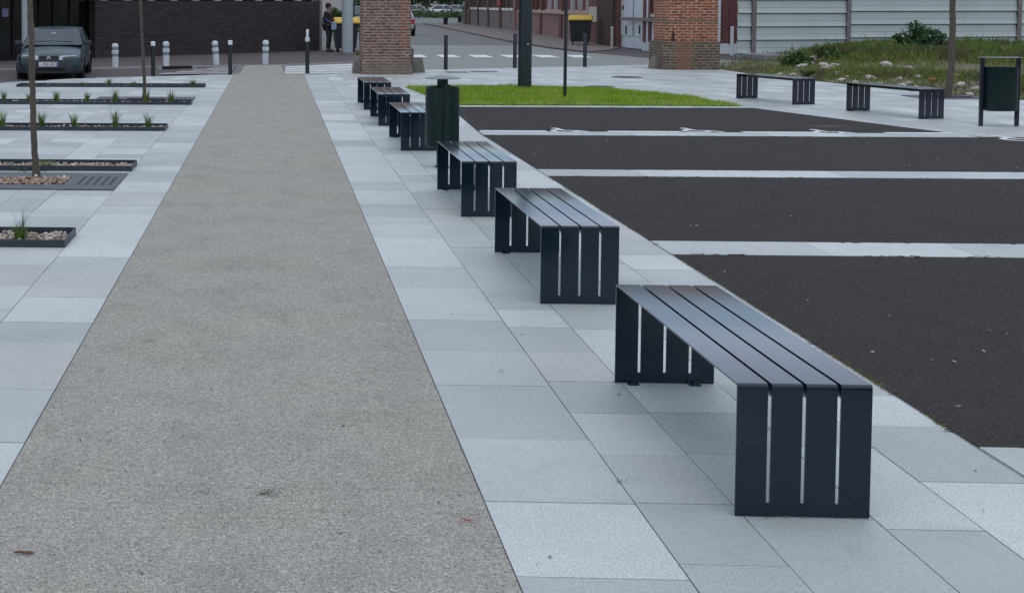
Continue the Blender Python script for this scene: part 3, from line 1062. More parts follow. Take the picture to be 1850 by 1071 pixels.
def young_tree(pts, r0, r1, label, seed):
    rr = random.Random(seed)
    base = Vector(pts[0])
    root = empty('young_tree', base, 0, label, 'tree')
    b = MB()
    loc = [Vector(p) - base for p in pts]
    dense = []
    for a, c in zip(loc[:-1], loc[1:]):
        for k in range(6):
            t = k / 6
            dense.append(a.lerp(c, t) + Vector((rr.uniform(-1, 1), rr.uniform(-1, 1), 0)) * 0.004)
    dense.append(loc[-1])
    topz = dense[-1].z
    rad = [(r0 + (r1 - r0) * (p.z / topz)) * rr.uniform(0.94, 1.06) + (0.014 * max(0, 1 - p.z / 0.15)) for p in dense]
    b.tube(dense, rad, 12)
    tip = dense[-1]
    b.tube([tip, tip + Vector((0.03, 0.02, 0.9)), tip + Vector((0.0, 0.06, 1.9))], [r1 * 0.98, r1 * 0.6, 0.006], 8)
    ends = []
    for k in range(12):
        a = k * 2.4; z0 = 0.1 + k * 0.13
        e = tip + Vector((math.cos(a) * 0.7, math.sin(a) * 0.7, z0 + 0.55))
        b.tube([tip + Vector((0.02, 0.02, z0)), tip + Vector((math.cos(a) * 0.35, math.sin(a) * 0.35, z0 + 0.22)), e], [0.012, 0.008, 0.003], 6)
        ends.append(e)
    b.build('trunk', M['bark'], root)
    b = MB()
    for e in ends:
        leaves(b, e, (0.38, 0.38, 0.3), 60, 0.05, [(0.05, 0.10, 0.02), (0.07, 0.13, 0.03), (0.04, 0.08, 0.02)], rr)
    b.build('crown', M['leaf'], root, smooth=0)
    return root


def trunk_pts(seq, Y):
    out = []
    for i, (px, py) in enumerate(seq):
        p = G(px, py) if i == 0 else AtY(px, py, Y)
        out.append((p.x, Y, max(0, p.z)))
    return out


t1 = trunk_pts([(64, 324), (61, 250), (58.5, 150), (57, 70), (53, 0)], 12.62)
t1.append((t1[-1][0] - 0.03, 12.62, 2.5))
young_tree(t1, 0.033, 0.027, 'thin brown tree trunk rising from the nearest grate, in front of the car', 1)
t2 = trunk_pts([(262, 179), (261, 150), (258, 90), (253.5, 0)], 23.2)
t2.append((t2[-1][0] - 0.03, 23.2, 2.6))
young_tree(t2, 0.032, 0.026, 'thin far tree trunk crossing the dark brick wall', 2)
t3 = trunk_pts([(1718, 177), (1719, 120), (1721, 50), (1721, 0)], 24.5)
t3.append((t3[-1][0] + 0.02, 24.5, 2.6))
young_tree(t3, 0.058, 0.05, 'pale tree trunk on the right in front of the metal fence', 3)

# =================================================================== LAWN
LP = [(2.75, 26.9), (5.2, 26.85), (6.86, 26.4), (7.75, 24.1), (8.02, 22.06), (3.08, 22.06)]


def in_poly(x, y, P):
    c = False
    for (ax, ay), (bx, by) in zip(P, P[1:] + P[:1]):
        if (ay > y) != (by > y) and x < (bx - ax) * (y - ay) / (by - ay) + ax: c = not c
    return c


def edge_dist(x, y, P):
    m = 1e9
    for (ax, ay), (bx, by) in zip(P, P[1:] + P[:1]):
        d = Vector((bx - ax, by - ay)); t = max(0, min(1, ((x - ax) * d.x + (y - ay) * d.y) / d.length_squared))
        m = min(m, math.hypot(x - ax - d.x * t, y - ay - d.y * t))
    return m


def lawn_z(x, y):
    return 0.008 + 0.06 * min(1, edge_dist(x, y, LP) / 1.0) ** 0.7 + (0.028 * noise.noise((x * 1.1, y * 1.1, 0)) + 0.02 * noise.noise((x * 3.1, y * 3.1, 4))) * min(1, edge_dist(x, y, LP) / 0.4)


b = MB()
N = 40
idx = {}
for i in range(N + 1):
    for j in range(N + 1):
        x = 2.7 + 5.4 * i / N; y = 22.0 + 5.0 * j / N
        if in_poly(x, y, LP): idx[(i, j)] = (x, y, lawn_z(x, y))
vi = {}
vs_, fs = [], []
for k_, p in idx.items():
    vi[k_] = len(vs_); vs_.append(p)
for i in range(N):
    for j in range(N):
        q = [(i, j), (i + 1, j), (i + 1, j + 1), (i, j + 1)]
        if all(t in vi for t in q): fs.append(tuple(vi[t] for t in q))
b.add(vs_, fs)
b.poly(LP, 0.005)
tag(b.build('lawn_ground', M['lawn_soil']), kind='structure')
gr_ = random.Random(3)
b = MB()
cnt = 0
while cnt < 30000:
    x, y = gr_.uniform(2.7, 8.05), gr_.uniform(22.03, 26.95)
    if not in_poly(x, y, LP): continue
    cnt += 1
    z = lawn_z(x, y) - 0.01
    pat = noise.noise((x * 0.9, y * 0.9, 5)) + 0.4 * noise.noise((x * 4, y * 4, 2))
    h = gr_.uniform(0.025, 0.075) * (1 + 1.1 * max(0, pat))
    a = gr_.uniform(0, 6.28); w = 0.006
    dx, dy = math.cos(a), math.sin(a)
    lx, ly = gr_.gauss(0, 0.02), gr_.gauss(0, 0.02)
    c = (0.21, 0.345, 0.012) if pat > 0 else (0.275, 0.345, 0.024)
    if pat < -0.28: c = (0.17, 0.28, 0.014)
    if gr_.random() < 0.12 + 0.25 * max(0, noise.noise((x * 1.7, y * 2.5, 11))): c = (0.32, 0.31, 0.09)
    f = gr_.uniform(0.8, 1.2)
    b.add([(x - dx * w, y - dy * w, z), (x + dx * w, y + dy * w, z), (x + lx, y + ly, z + h)], [(0, 1, 2)], (c[0] * f, c[1] * f, c[2] * f))
tag(b.build('lawn_grass', M['blade'], smooth=0), kind='stuff')

# moss along the edge of the parking bays
b = MB()
mr = random.Random(8)
for k in range(1300):
    y = mr.choice((mr.uniform(5.1, 6.4), mr.uniform(6.2, 8.9), mr.uniform(10, 12.9)))
    if noise.noise((y * 2.2, 3, 1)) < -0.12: continue
    x = 2.775 + abs(mr.gauss(0, 0.016)) - 0.006
    a = mr.uniform(0, 6.28); h = mr.uniform(0.003, 0.012); w = mr.uniform(0.002, 0.005)
    c = mr.choice([(0.10, 0.12, 0.02), (0.14, 0.14, 0.03), (0.07, 0.09, 0.02), (0.20, 0.16, 0.06)])
    b.add([(x - math.cos(a) * w, y - math.sin(a) * w, 0.004), (x + math.cos(a) * w, y + math.sin(a) * w, 0.004), (x + mr.gauss(0, 0.005), y + mr.gauss(0, 0.005), 0.004 + h)], [(0, 1, 2)], c)
tag(b.build('moss', M['blade'], smooth=0), kind='stuff')

# leaf litter: tiny scraps on asphalt, path and slabs
b = MB()
for k in range(480):
    r = mr.random()
    if r < 0.62:
        x, y = mr.uniform(2.9, 9), 5.2 + 12 * mr.random() ** 1.3
        c = mr.choice([(0.30, 0.26, 0.2), (0.42, 0.40, 0.36), (0.2, 0.15, 0.1), (0.12, 0.11, 0.05)]); s = mr.uniform(0.005, 0.019)
    elif r < 0.85:
        x, y = mr.uniform(-0.95, 0.72), mr.uniform(3.8, 18)
        c = mr.choice([(0.07, 0.06, 0.05), (0.05, 0.05, 0.045), (0.12, 0.09, 0.06)]); s = mr.uniform(0.003, 0.010)
    else:
        x, y = mr.uniform(0.8, 2.7), mr.uniform(3.8, 18)
        c = mr.choice([(0.07, 0.065, 0.06), (0.13, 0.10, 0.07)]); s = mr.uniform(0.003, 0.008)
    a = mr.uniform(0, 6.28)
    u = Vector((math.cos(a), math.sin(a), 0)); w = Vector((-u.y, u.x, 0))
    z = 0.0062
    b.add([Vector((x, y, z)) - u * s, Vector((x, y, z)) + w * s * 0.5 + Vector((0, 0, 0.002)), Vector((x, y, z)) + u * s + Vector((0, 0, s * 0.3)), Vector((x, y, z)) - w * s * 0.5], [(0, 1, 2, 3)], c)
# darker crumbs gathered into small clots on the path
for px, py, n, rad in [(487, 893, 60, 0.035), (370, 893, 22, 0.02), (475, 462, 22, 0.03), (505, 487, 22, 0.03), (230, 520, 26, 0.05), (272, 618, 26, 0.025), (622, 360, 30, 0.07), (906, 673, 10, 0.01), (515, 581, 10, 0.02), (1120, 872, 14, 0.018)]:
    p = G(px, py)
    for k in range(n):
        x, y = p.x + mr.gauss(0, rad * 0.8), p.y + mr.gauss(0, rad * 0.5)
        a = mr.uniform(0, 6.28); s = mr.uniform(0.002, 0.007)
        u = Vector((math.cos(a), math.sin(a), 0)) * s; w = Vector((-u.y, u.x, 0)) * 0.5
        z = Vector((x, y, 0.0062 + mr.uniform(0, 0.006)))
        c = mr.choice([(0.05, 0.048, 0.04), (0.08, 0.08, 0.05), (0.03, 0.03, 0.03)])
        b.add([z - u, z + w, z + u, z - w], [(0, 1, 2, 3)], c)
# asphalt crumbs that fray the edges of the bays
for k in range(1500):
    e = mr.choice((5.08, 8.96, 9.46, 13.02, 13.53, 17.08, 17.56, 21.745, 0.0))
    if e == 0.0:
        x, y = 2.775 + mr.gauss(0, 0.008), mr.uniform(5.1, 16.9)
    else:
        x, y = mr.uniform(2.9, 9.5), e + mr.gauss(0, 0.010)
    if noise.noise((x * 1.7, y * 1.7, 6)) < -0.05: continue
    r = mr.uniform(0.003, 0.013)
    b.add([(x + r * 2 * math.cos(q * 1.26 + k) * mr.uniform(0.6, 1.3), y + r * math.sin(q * 1.26 + k) * mr.uniform(0.6, 1.3), 0.0088) for q in range(5)], [tuple(range(5))], (0.026, 0.025, 0.022))
# grit gathered along the bench feet
for bx, by, _l in rowb:
    for yy in (by + 0.0, by + BL):
        for k in range(34):
            x = bx + mr.uniform(-0.01, BW + 0.01); y = yy + mr.gauss(0, 0.008)
            r = mr.uniform(0.0015, 0.005)
            g_ = mr.uniform(0.4, 1.0)
            b.add([(x + r * 1.6 * math.cos(q * 1.26 + k), y + r * math.sin(q * 1.26 + k), 0.0051) for q in range(5)], [tuple(range(5))], (0.10 * g_, 0.09 * g_, 0.07 * g_))
# old gum and grit spots trodden flat on slabs and path
for k in range(150):
    y = 3.7 + 16 * mr.random() ** 1.4
    x = mr.choice((mr.uniform(0.8, 2.7), mr.uniform(0.8, 2.7), mr.uniform(-0.95, 0.7), mr.uniform(-3.5, -1.0)))
    r = mr.uniform(0.002, 0.008)
    g_ = mr.uniform(0.5, 1.0)
    c = (0.20 * g_, 0.20 * g_, 0.19 * g_)
    b.add([(x + r * math.cos(q * 0.9 + k) * mr.uniform(0.7, 1.2), y + r * math.sin(q * 0.9 + k) * mr.uniform(0.7, 1.2), 0.0052) for q in range(7)], [tuple(range(7))], c)
# straw stain on the asphalt by the far strip
p0 = G(1495, 229)
for k in range(260):
    x, y = p0.x + mr.gauss(0, 0.16), p0.y + mr.gauss(0, 0.10)
    a = mr.gauss(0, 0.7); s = mr.uniform(0.006, 0.02)
    u = Vector((math.cos(a), math.sin(a), 0)) * s; w = Vector((-u.y, u.x, 0)) * 0.25
    z = Vector((x, y, 0.0064))
    b.add([z - u, z + w, z + u, z - w], [(0, 1, 2, 3)], mr.choice([(0.34, 0.30, 0.2), (0.26, 0.24, 0.14)]))
tag(b.build('leaf_litter', M['stones'], smooth=0), kind='stuff')

# twig on the path
p = G(43, 1003)
b = MB()
b.tube([(-0.032, 0.004, 0.006), (-0.01, 0, 0.009), (0.012, -0.003, 0.007), (0.034, 0.001, 0.006)], [0.003, 0.0045, 0.004, 0.003], 7)
b.tube([(0.0, 0, 0.008), (0.022, 0.01, 0.007)], [0.003, 0.002], 6)
o = b.build('twig', M['twig'])
o.location = (p.x, p.y, 0.004)
tag(o, 'short reddish brown twig lying on the path at lower left', 'twig')
# spray marks
for px, py, n, rad, lab in [(845, 942, 46, 0.024, 'pink spray paint speckles on the edge of the grey path'), (1297, 967, 16, 0.007, 'small pink spray dot on the granite beside the nearest bench')]:
    p = G(px, py)
    b = MB()
    nq = 3 * n
    rim = [(rad * (mr.uniform(0.9, 2.1) if q % 2 else mr.uniform(0.05, 0.35)) * math.cos(q * 2 * PI / nq), rad * (mr.uniform(0.9, 2.1) if q % 2 else mr.uniform(0.05, 0.35)) * 0.8 * math.sin(q * 2 * PI / nq), 0) for q in range(nq)]
    b.add([(0, 0, 0)] + rim, [(0, 1 + q, 1 + (q + 1) % nq) for q in range(nq)])
    o = b.build('spray_mark', M['red_mark'], smooth=0)
    o.location = (p.x, p.y, 0.0056)
    tag(o, lab, 'paint mark')

# =================================================================== MANHOLES
for x, y, rx, ry, rz, lab in [(8.42, 30.83, 0.36, 0.36, 0, 'round iron manhole cover on the paving left of the orange brick pillar'),
                              (6.90, 27.25, 0.30, 0.30, 0, 'round iron cover partly hidden behind the far edge of the lawn')]:
    b = MB()
    b.lathe([(0.001, 0.0085), (rx - 0.045, 0.0085), (rx - 0.045, 0.005), (rx - 0.035, 0.005), (rx - 0.035, 0.0085), (rx, 0.0085), (rx, 0.0)], 36)
    for k in range(-4, 5):
        hw = math.sqrt(max(0, (rx - 0.06) ** 2 - (k * 0.06) ** 2))
        if hw > 0.03: b.box(-hw, hw, k * 0.06 - 0.012, k * 0.06 + 0.012, 0.0085, 0.011)
    o = b.build('manhole_cover', M['iron'], smooth=0)
    o.location = (x, y, 0)
    tag(o, lab, 'manhole cover')
for px0, px1, py, lab in [(806, 845, 131.0, 'thin rectangular iron cover at the foot of the left street bollard'), (850, 898, 130.2, 'wider rectangular iron cover between the two left street bollards')]:
    a, c = G(px0, py), G(px1, py)
    b = MB()
    w = (c.x - a.x) / 2
    b.box(-w, w, -0.2, 0.2, 0.0, 0.008)
    b.box(-w + 0.03, -0.01, -0.17, 0.17, 0.008, 0.011)
    b.box(0.01, w - 0.03, -0.17, 0.17, 0.008, 0.011)
    o = b.build('inspection_cover', M['iron'], smooth=0)
    o.location = ((a.x + c.x) / 2, a.y, 0)
    tag(o, lab, 'manhole cover')

# =================================================================== LAMP MAST AND POLE
root = empty('lamp_post', (4.96, 25.45, 0), 0, 'thick dark lamp post standing in the lawn', 'lamp post')
b = MB()
b.tube([(0, 0, -0.05), (0, 0, 0.9), (0, 0, 1.6), (0, 0, 5.5)], [0.134, 0.132, 0.128, 0.10], 32)
b.build('mast', M['lamp'], root)
b = MB()
b.box(-0.045, 0.045, -0.136, -0.128, 0.85, 1.25)
b.build('access_door', M['lamp'], root, smooth=0)
b = MB()
b.M = Matrix.Translation((0.03, -0.135, 0.96)) @ Matrix.Rotation(PI / 2, 4, 'X')
b.cyl(0, 0, 0, 0.01, 0.014, n=12)
b.build('lock', M['white'], root)
b = MB()
b.lathe([(0.001, 5.5), (0.12, 5.5), (0.28, 5.58), (0.28, 5.64), (0.10, 5.74), (0.001, 5.76)], 28)
b.build('lamp_head', M['lamp'], root)
root = empty('sign_pole', (5.27, 23.32, 0), 0, 'slim dark pole at the front edge of the lawn', 'pole')
b = MB()
b.tube([(0, 0, -0.03), (0, 0, 2.6)], 0.03, 14)
b.lathe([(0.03, 2.6), (0.02, 2.62), (0.001, 2.625)], 14)
b.build('shaft', M['lamp'], root)
b = MB()
b.lathe([(0.030, 0.02), (0.045, 0.02), (0.045, 0.05), (0.030, 0.06)], 14)
b.build('ground_sleeve', M['lamp'], root)

# =================================================================== BOLLARDS


def bollard(loc, h, r, mat, label, group, band=None, band_h=0.1, cap2=False):
    root = empty('bollard', loc, 0, label, 'bollard', group)
    top_ = h - (band_h if band else 0)
    b = MB()
    b.lathe([(r * 1.25, 0), (r * 1.25, 0.012), (r, 0.016), (r, top_), (r * 0.5, top_)] if band else [(r * 1.25, 0), (r * 1.25, 0.012), (r, 0.016), (r, top_ - 0.012), (r * 0.85, top_), (0.001, top_)], 20)
    b.build('post', mat, root)
    if band:
        b = MB()
        b.lathe([(r * 1.04, top_ - 0.002), (r * 1.12, top_), (r * 1.12, h - 0.012), (r * 0.95, h), (0.001, h)], 20)
        b.build('head_band', band, root)
    return root


gs = 'dark street bollards at the far edge of the square'
for x, y, z, lab in [(4.58, 34.2, 0.92, 'navy bollard nearest the old purple brick pillar'), (6.59, 35.2, 0.95, 'navy bollard touching the left side of the lamp post'), (8.65, 35.9, 0.93, 'navy bollard in front of the yellow lidded factory bin')]:
    bollard((x, y, 0), z, 0.052, M['bollard'], lab, gs)
bollard((11.0, 37.1, 0), 1.0, 0.062, M['bollard'], 'navy bollard with a white head beside the orange brick pillar', gs, M['white'], 0.13)
gl = 'dark green bollards with white heads'
bollard((-3.0, 31.5, -0.08), 0.90, 0.05, M['bollard_green'], 'white headed dark bollard in the road, left of the slanting dark kerb shade', gl, M['white'], 0.11)
bollard((-1.08, 31.45, 0), 0.85, 0.05, M['bollard_green'], 'white headed dark bollard at the left corner of the path end', gl, M['white'], 0.11)
bp = bollard((0.846, 32.3, 0), 0.90, 0.052, M['bollard_green'], 'tallest white headed dark bollard, at the right corner of the path end', gl, M['white'], 0.10)
b = MB()
b.lathe([(0.034, 0.90), (0.034, 1.0), (0.036, 1.0), (0.036, 1.09), (0.028, 1.105), (0.001, 1.11)], 18)
b.build('reflector_tip', M['white'], bp)
gw = 'short white banded bollards before the dark brick wall'


def white_bollard(loc, lab, h=0.67, tilt=0.0):
    root = empty('white_bollard', loc, 0, lab, 'bollard', gw)
    root.rotation_euler = (0, tilt, 0)
    r = 0.092
    b = MB()
    b.lathe([(r * 0.94, 0), (r, h * 0.40), (r, h * 0.44)], 24)
    b.lathe([(r, h * 0.56), (r * 1.06, h * 0.57), (r * 1.06, h * 0.70), (r * 0.97, h * 0.71)], 24)
    b.lathe([(r * 0.98, h * 0.83), (r, h * 0.84), (r, h * 0.92), (r * 0.78, h * 0.98), (r * 0.4, h), (0.001, h * 1.003)], 24)
    b.build('shaft', M['white'], root)
    b = MB()
    b.lathe([(r, h * 0.44), (r * 0.95, h * 0.45), (r * 0.95, h * 0.555), (r, h * 0.56)], 24)
    b.build('reflective_band', M['grey_band'], root)
    b = MB()
    b.lathe([(r * 0.97, h * 0.71), (r * 0.93, h * 0.72), (r * 0.93, h * 0.825), (r * 0.98, h * 0.83)], 24)
    b.build('reflective_band', M['grey_band'], root)
    return root


white_bollard((-4.385, 35.0, 0), 'leftmost white bollard with a greenish dirty head, right of the car', 0.66)
white_bollard((-3.02, 35.55, 0), 'white bollard standing over the dark kerb shade', 0.70)
white_bollard((-1.65, 36.5, 0), 'white bollard tilted to the left', 0.69, R(-4))
white_bollard((-0.25, 36.9, 0), 'white bollard beyond the end of the path, rightmost of its row', 0.70, R(1))
# low black box added to stand for the shadow on the kerb face
root = empty('kerb_shade', (-2.72, 34.9, 0), R(24), 'dark box standing for the kerb face shadow between white ends', 'kerb shade')
b = MB()
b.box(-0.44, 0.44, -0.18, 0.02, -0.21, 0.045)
b.build('shade_body', M['black'], root, smooth=0)
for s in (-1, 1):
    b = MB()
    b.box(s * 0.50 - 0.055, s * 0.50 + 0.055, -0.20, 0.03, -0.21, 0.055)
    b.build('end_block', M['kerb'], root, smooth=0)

# =================================================================== OLD BRICK PILLARS


def rough_block(b, x0, x1, y0, y1, z0, z1, nz, nx, amp, seed, taper=None, rag=0.0):
    """closed rectangular shaft with weathered, slightly uneven faces"""
    ring = []
    for k in range(nx): ring.append((x0 + (x1 - x0) * k / nx, y0, 0))
    for k in range(nx): ring.append((x1, y0 + (y1 - y0) * k / nx, 1))
    for k in range(nx): ring.append((x1 - (x1 - x0) * k / nx, y1, 2))
    for k in range(nx): ring.append((x0, y1 - (y1 - y0) * k / nx, 3))
    n = len(ring)
    cx, cy = (x0 + x1) / 2, (y0 + y1) / 2
    vs_, fs = [], []
    for i in range(nz + 1):
        z = z0 + (z1 - z0) * i / nz
        for (x, y, s) in ring:
            k = taper(z, x, y) if taper else (1, 1)
            d = noise.noise((x * 3 + seed, y * 3, z * 3)) * amp + noise.noise((x * 14 + seed, y * 14, z * 14)) * amp * 0.6
            px, py = cx + (x - cx) * k[0], cy + (y - cy) * k[1]
            px += d * (1 if x > cx else -1) * (abs(x - cx) / (x1 - cx)) ** 3
            py += d * (1 if y > cy else -1) * (abs(y - cy) / (y1 - cy)) ** 3
            if rag and x <= x0 + 1e-4:
                px += rag * (noise.noise((seed, 1, z * 6.5)) + 0.5 * noise.noise((seed, 4, z * 17)))
            vs_.append((px, py, z))
    for i in range(nz):
        for k in range(n):
            k2 = (k + 1) % n
            fs.append((i * n + k, i * n + k2, (i + 1) * n + k2, (i + 1) * n + k))
    fs.append(tuple(range(n - 1, -1, -1)))
    fs.append(tuple(range(nz * n, nz * n + n)))
    b.add(vs_, fs)


xl, xr = AtY(656, 60, 31.8).x, AtY(742, 60, 31.8).x
cxp = (xl + xr) / 2
root = empty('brick_pillar', (cxp, 32.45, 0), 0, 'old purple brown brick pillar with crumbling edge behind the bench row', 'brick pillar')
hw = (xr - xl) / 2


def tp(z, x, y):
    k = 1 + 0.10 * max(0, 1 - z / 0.42) ** 1.5
    return (k, k)


b = MB()
rough_block(b, -hw, hw, -0.65, 0.65, 0, 3.1, 70, 14, 0.018, 2.0, tp, rag=0.03)
b.build('shaft', M['brick_left'], root, smooth=50)
b = MB()
rough_block(b, hw + 0.02, hw + 0.13, -0.15, 0.75, 0, 0.62, 14, 5, 0.012, 5.0)
b.build('side_buttress', M['guard'], root, smooth=50)
for nm, px, pz, Y, lab in [('guard_stone', 753, 0.37, 32.6, 'dark weathered guard stone at the right foot of the purple brick pillar'),
                           ('guard_stone', 648, 0.33, 32.1, 'sloping pale guard stone at the left foot of the purple brick pillar')]:
    p = AtY(px, 130, Y)
    b = MB()
    wx = 0.22 if px > 700 else 0.14
    rough_block(b, -wx, wx, -0.28, 0.28, 0, pz, 8, 6, 0.015, px * 0.1, (lambda z, x, y, pz=pz: (1 - 0.32 * z / pz, 1 - 0.25 * z / pz)))
    o = b.build(nm, M['guard'], smooth=50)
    o.location = (p.x, Y + 0.3, 0)
    tag(o, lab, 'guard stone')

xl, xr = AtY(1206, 40, 34.5).x, AtY(1303, 40, 34.5).x
cxr = (xl + xr) / 2
hw = (xr - xl) / 2
root = empty('brick_pillar', (cxr, 35.2, 0), R(-3), 'orange red brick pillar with darker plinth before the factory gate', 'brick pillar')
b = MB()
rough_block(b, -hw + 0.02, hw - 0.03, -0.62, 0.7, 0.735, 3.1, 45, 12, 0.010, 9.0)
b.build('shaft', M['brick_right'], root, smooth=50)
b = MB()
rough_block(b, -hw - 0.07, hw + 0.0, -0.70, 0.78, 0, 0.74, 16, 12, 0.014, 12.0)
b.build('plinth', M['brick_plinth'], root, smooth=50)
b = MB()
rough_block(b, -hw + 0.19, -hw + 0.245, -0.645, -0.60, 0.76, 1.12, 14, 3, 0.02, 44.0, lambda z, x, y: (1.25 - (z - 0.76) * 1.9, 1))
b.build('dark_recess', mat_plain("recess_brown", (0.035, 0.02, 0.016), 0.95, 0.3, 10), root, smooth=60)  # dark brown sliver on the face, drawn for a narrow recess
p = AtY(1188, 124, 35.0)
b = MB()
rough_block(b, -0.26, 0.30, -0.26, 0.26, 0, 0.33, 8, 6, 0.012, 31.0, lambda z, x, y: ((1 - 0.33 * z / 0.33) if x < 0 else 1, 1 - 0.2 * z / 0.33))
o = b.build('guard_stone', M['guard'], smooth=50)
o.location = (p.x + 0.08, 35.05, 0)
tag(o, 'pale sloping guard stone at the left foot of the orange brick pillar', 'guard stone')

# =================================================================== FACTORY
FA, FB, FC, FD, FE = (16.5, 113), (15.64, 83.3), (13.72, 51.9), (13.88, 46.2), (24.0, 43.4)
HF = 5.2


class Wall:
    """features placed along a vertical wall plane; +n points to the street / camera side"""
    def __init__(self, a, c):
        self.a = Vector(a); self.d = (Vector(c) - self.a); self.L = self.d.length; self.d.normalize()
        n = Vector((-self.d.y, self.d.x))
        if n.dot(-self.a) < 0: n = -n
        self.n = n; self.A = a; self.B = c

    def s(self, px): return OnLine(px, 20, self.A, self.B)[0]
    def z(self, px, py): return OnLine(px, py, self.A, self.B)[1]

    def box(self, b, s0, s1, z0, z1, o0, o1):
        P = lambda s, o: self.a + self.d * s + self.n * o
        q = [P(s0, o0), P(s1, o0), P(s1, o1), P(s0, o1)]
        # orient counter-clockwise
        ar = sum(q[i].x * q[(i + 1) % 4].y - q[(i + 1) % 4].x * q[i].y for i in range(4))
        if ar < 0: q.reverse()
        b.prism([tuple(v) for v in q], z0, z1)


fact = empty('factory', (14.5, 60, 0), 0, 'long red brick factory with tall windows and white double gate along the side street', 'factory building')
fact.location = (0, 0, 0)
wA, wB, wC, wD = Wall(FA, FB), Wall(FB, FC), Wall(FC, FD), Wall(FD, FE)
b = MB()
body = [FA, FB, FC, FD, FE, (30, 60), (30, 113)]
b.prism([(16.95, 113), (16.10, 83.3), (14.2, 51.9), (14.3, 46.55), (24.0, 43.8), (30, 60), (30, 113)], -0.1, HF)
b.build('wall', M['brick_fact_brown'], fact, smooth=0)
b = MB()
b.prism([(16.3, 113.3), (15.40, 83.3), (13.5, 51.9), (13.65, 45.9), (24.0, 43.1), (30.3, 60), (30.3, 113.3)], HF, HF + 0.25)
b.build('roof', M['roof'], fact, smooth=0)
# segment A: brown plinth, pilasters, white sills
b = MB(); wA.box(b, 0, wA.L, -0.1, 1.30, -0.45, 0.0); b.build('plinth', M['plinth_brown'], fact, smooth=0)
pil = [(841, 844), (848.2, 850), (863.6, 865.6), (881.8, 884.4), (903.2, 906.6)]
for p0, p1 in pil:
    b = MB(); wA.box(b, wA.s(p0), wA.s(p1), -0.1, HF - 0.02, -0.44, 0.10); b.build('pilaster', M['brick_fact_brown'], fact, smooth=0)
b = MB(); wA.box(b, wA.s(928.5), wA.L, -0.1, HF - 0.02, -0.44, 0.08); b.build('pilaster', M['plinth_pink'], fact, smooth=0)
bays = [(850, 863.6), (865.6, 881.8), (884.4, 903.2), (906.6, 928.5)]
for p0, p1 in bays:
    s0, s1 = wA.s(p0), wA.s(p1)
    w = (s1 - s0) / 3
    for k in range(3):
        sl = MB(); wA.box(sl, s0 + w * (k + 0.12), s0 + w * (k + 0.88), 1.302, 1.46, -0.30, 0.06)
        win = MB(); wA.box(win, s0 + w * (k + 0.16), s0 + w * (k + 0.84), 1.462, 3.9, -0.40, -0.30)
        wo = win.build('window', M['pane'], fact, smooth=0)
        sl.build('sill', M['sill_white'], wo, smooth=0)
    b = MB(); wA.box(b, s0 + w * 0.90, s0 + w * 1.1, 1.302, HF - 0.03, -0.42, -0.04); b.build('mullion', M['brick_fact_brown'], fact, smooth=0)
    b = MB(); wA.box(b, s0 + w * 1.9, s0 + w * 2.1, 1.302, HF - 0.03, -0.42, -0.04); b.build('mullion', M['brick_fact_brown'], fact, smooth=0)
    b = MB(); wA.box(b, s0, s1, 3.9, HF - 0.03, -0.43, -0.03); b.build('lintel', M['brick_fact_brown'], fact, smooth=0)
b = MB(); wA.box(b, wA.s(902), wA.s(907), 1.62, 2.3, 0.102, 0.16); b.build('red_board', mat_plain("red_board_paint", (0.35, 0.03, 0.04), 0.6), fact, smooth=0)
# segment B: pink plinth, windows with pale frames
b = MB(); wB.box(b, 0, wB.s(1066), -0.1, 1.22, -0.45, 0.0); b.build('plinth', M['plinth_pink'], fact, smooth=0)
for p0, p1 in [(976.5, 979.5), (1012, 1016.5)]:
    b = MB(); wB.box(b, wB.s(p0), wB.s(p1), 0.0, 1.24, 0.002, 0.07); b.build('downpipe', M['plinth_dark'], fact, smooth=0)
edges = [936, 958, 966, 977, 988, 999, 1014, 1029, 1042, 1057, 1066]
for p0, p1 in zip(edges[:-1], edges[1:]):
    s0, s1 = wB.s(p0), wB.s(p1)
    win = MB(); wB.box(win, s0 + 0.09, s1 - 0.09, 1.40, 3.9, -0.36, -0.24)
    wo = win.build('window', M['brick_fact'], fact, smooth=0)
    sl = MB()
    P = lambda s, o: wB.a + wB.d * s + wB.n * o
    for q0, q1 in ((s0 + 0.08, s1 - 0.08),):
        a0, a1, c0, c1 = P(q0, 0.10), P(q1, 0.10), P(q0, -0.25), P(q1, -0.25)
        sl.add([(a0.x, a0.y, 1.222), (a1.x, a1.y, 1.222), (c1.x, c1.y, 1.222), (c0.x, c0.y, 1.222), (a0.x, a0.y, 1.30), (a1.x, a1.y, 1.30), (c1.x, c1.y, 1.45), (c0.x, c0.y, 1.45)],
               [(3, 2, 1, 0), (4, 5, 6, 7), (0, 1, 5, 4), (1, 2, 6, 5), (2, 3, 7, 6), (3, 0, 4, 7)])
    sl.build('sill', M['sill_tan'], wo, smooth=0)
for p0 in [988, 999, 1029, 1042, 1057]:
    s = wB.s(p0)
    b = MB(); wB.box(b, s - 0.075, s + 0.075, 1.30, HF - 0.03, -0.4, -0.06); b.build('window_post', M['frame'], fact, smooth=0)
for p0 in [937, 958, 966, 977, 1014]:
    s = wB.s(p0)
    b = MB(); wB.box(b, s - 0.09, s + 0.09, 1.24, HF - 0.03, -0.4, -0.02); b.build('pilaster', M['brick_fact'], fact, smooth=0)
b = MB(); wB.box(b, wB.s(940), wB.s(1066), 3.9, HF - 0.03, -0.43, -0.1); b.build('lintel', M['brick_fact'], fact, smooth=0)
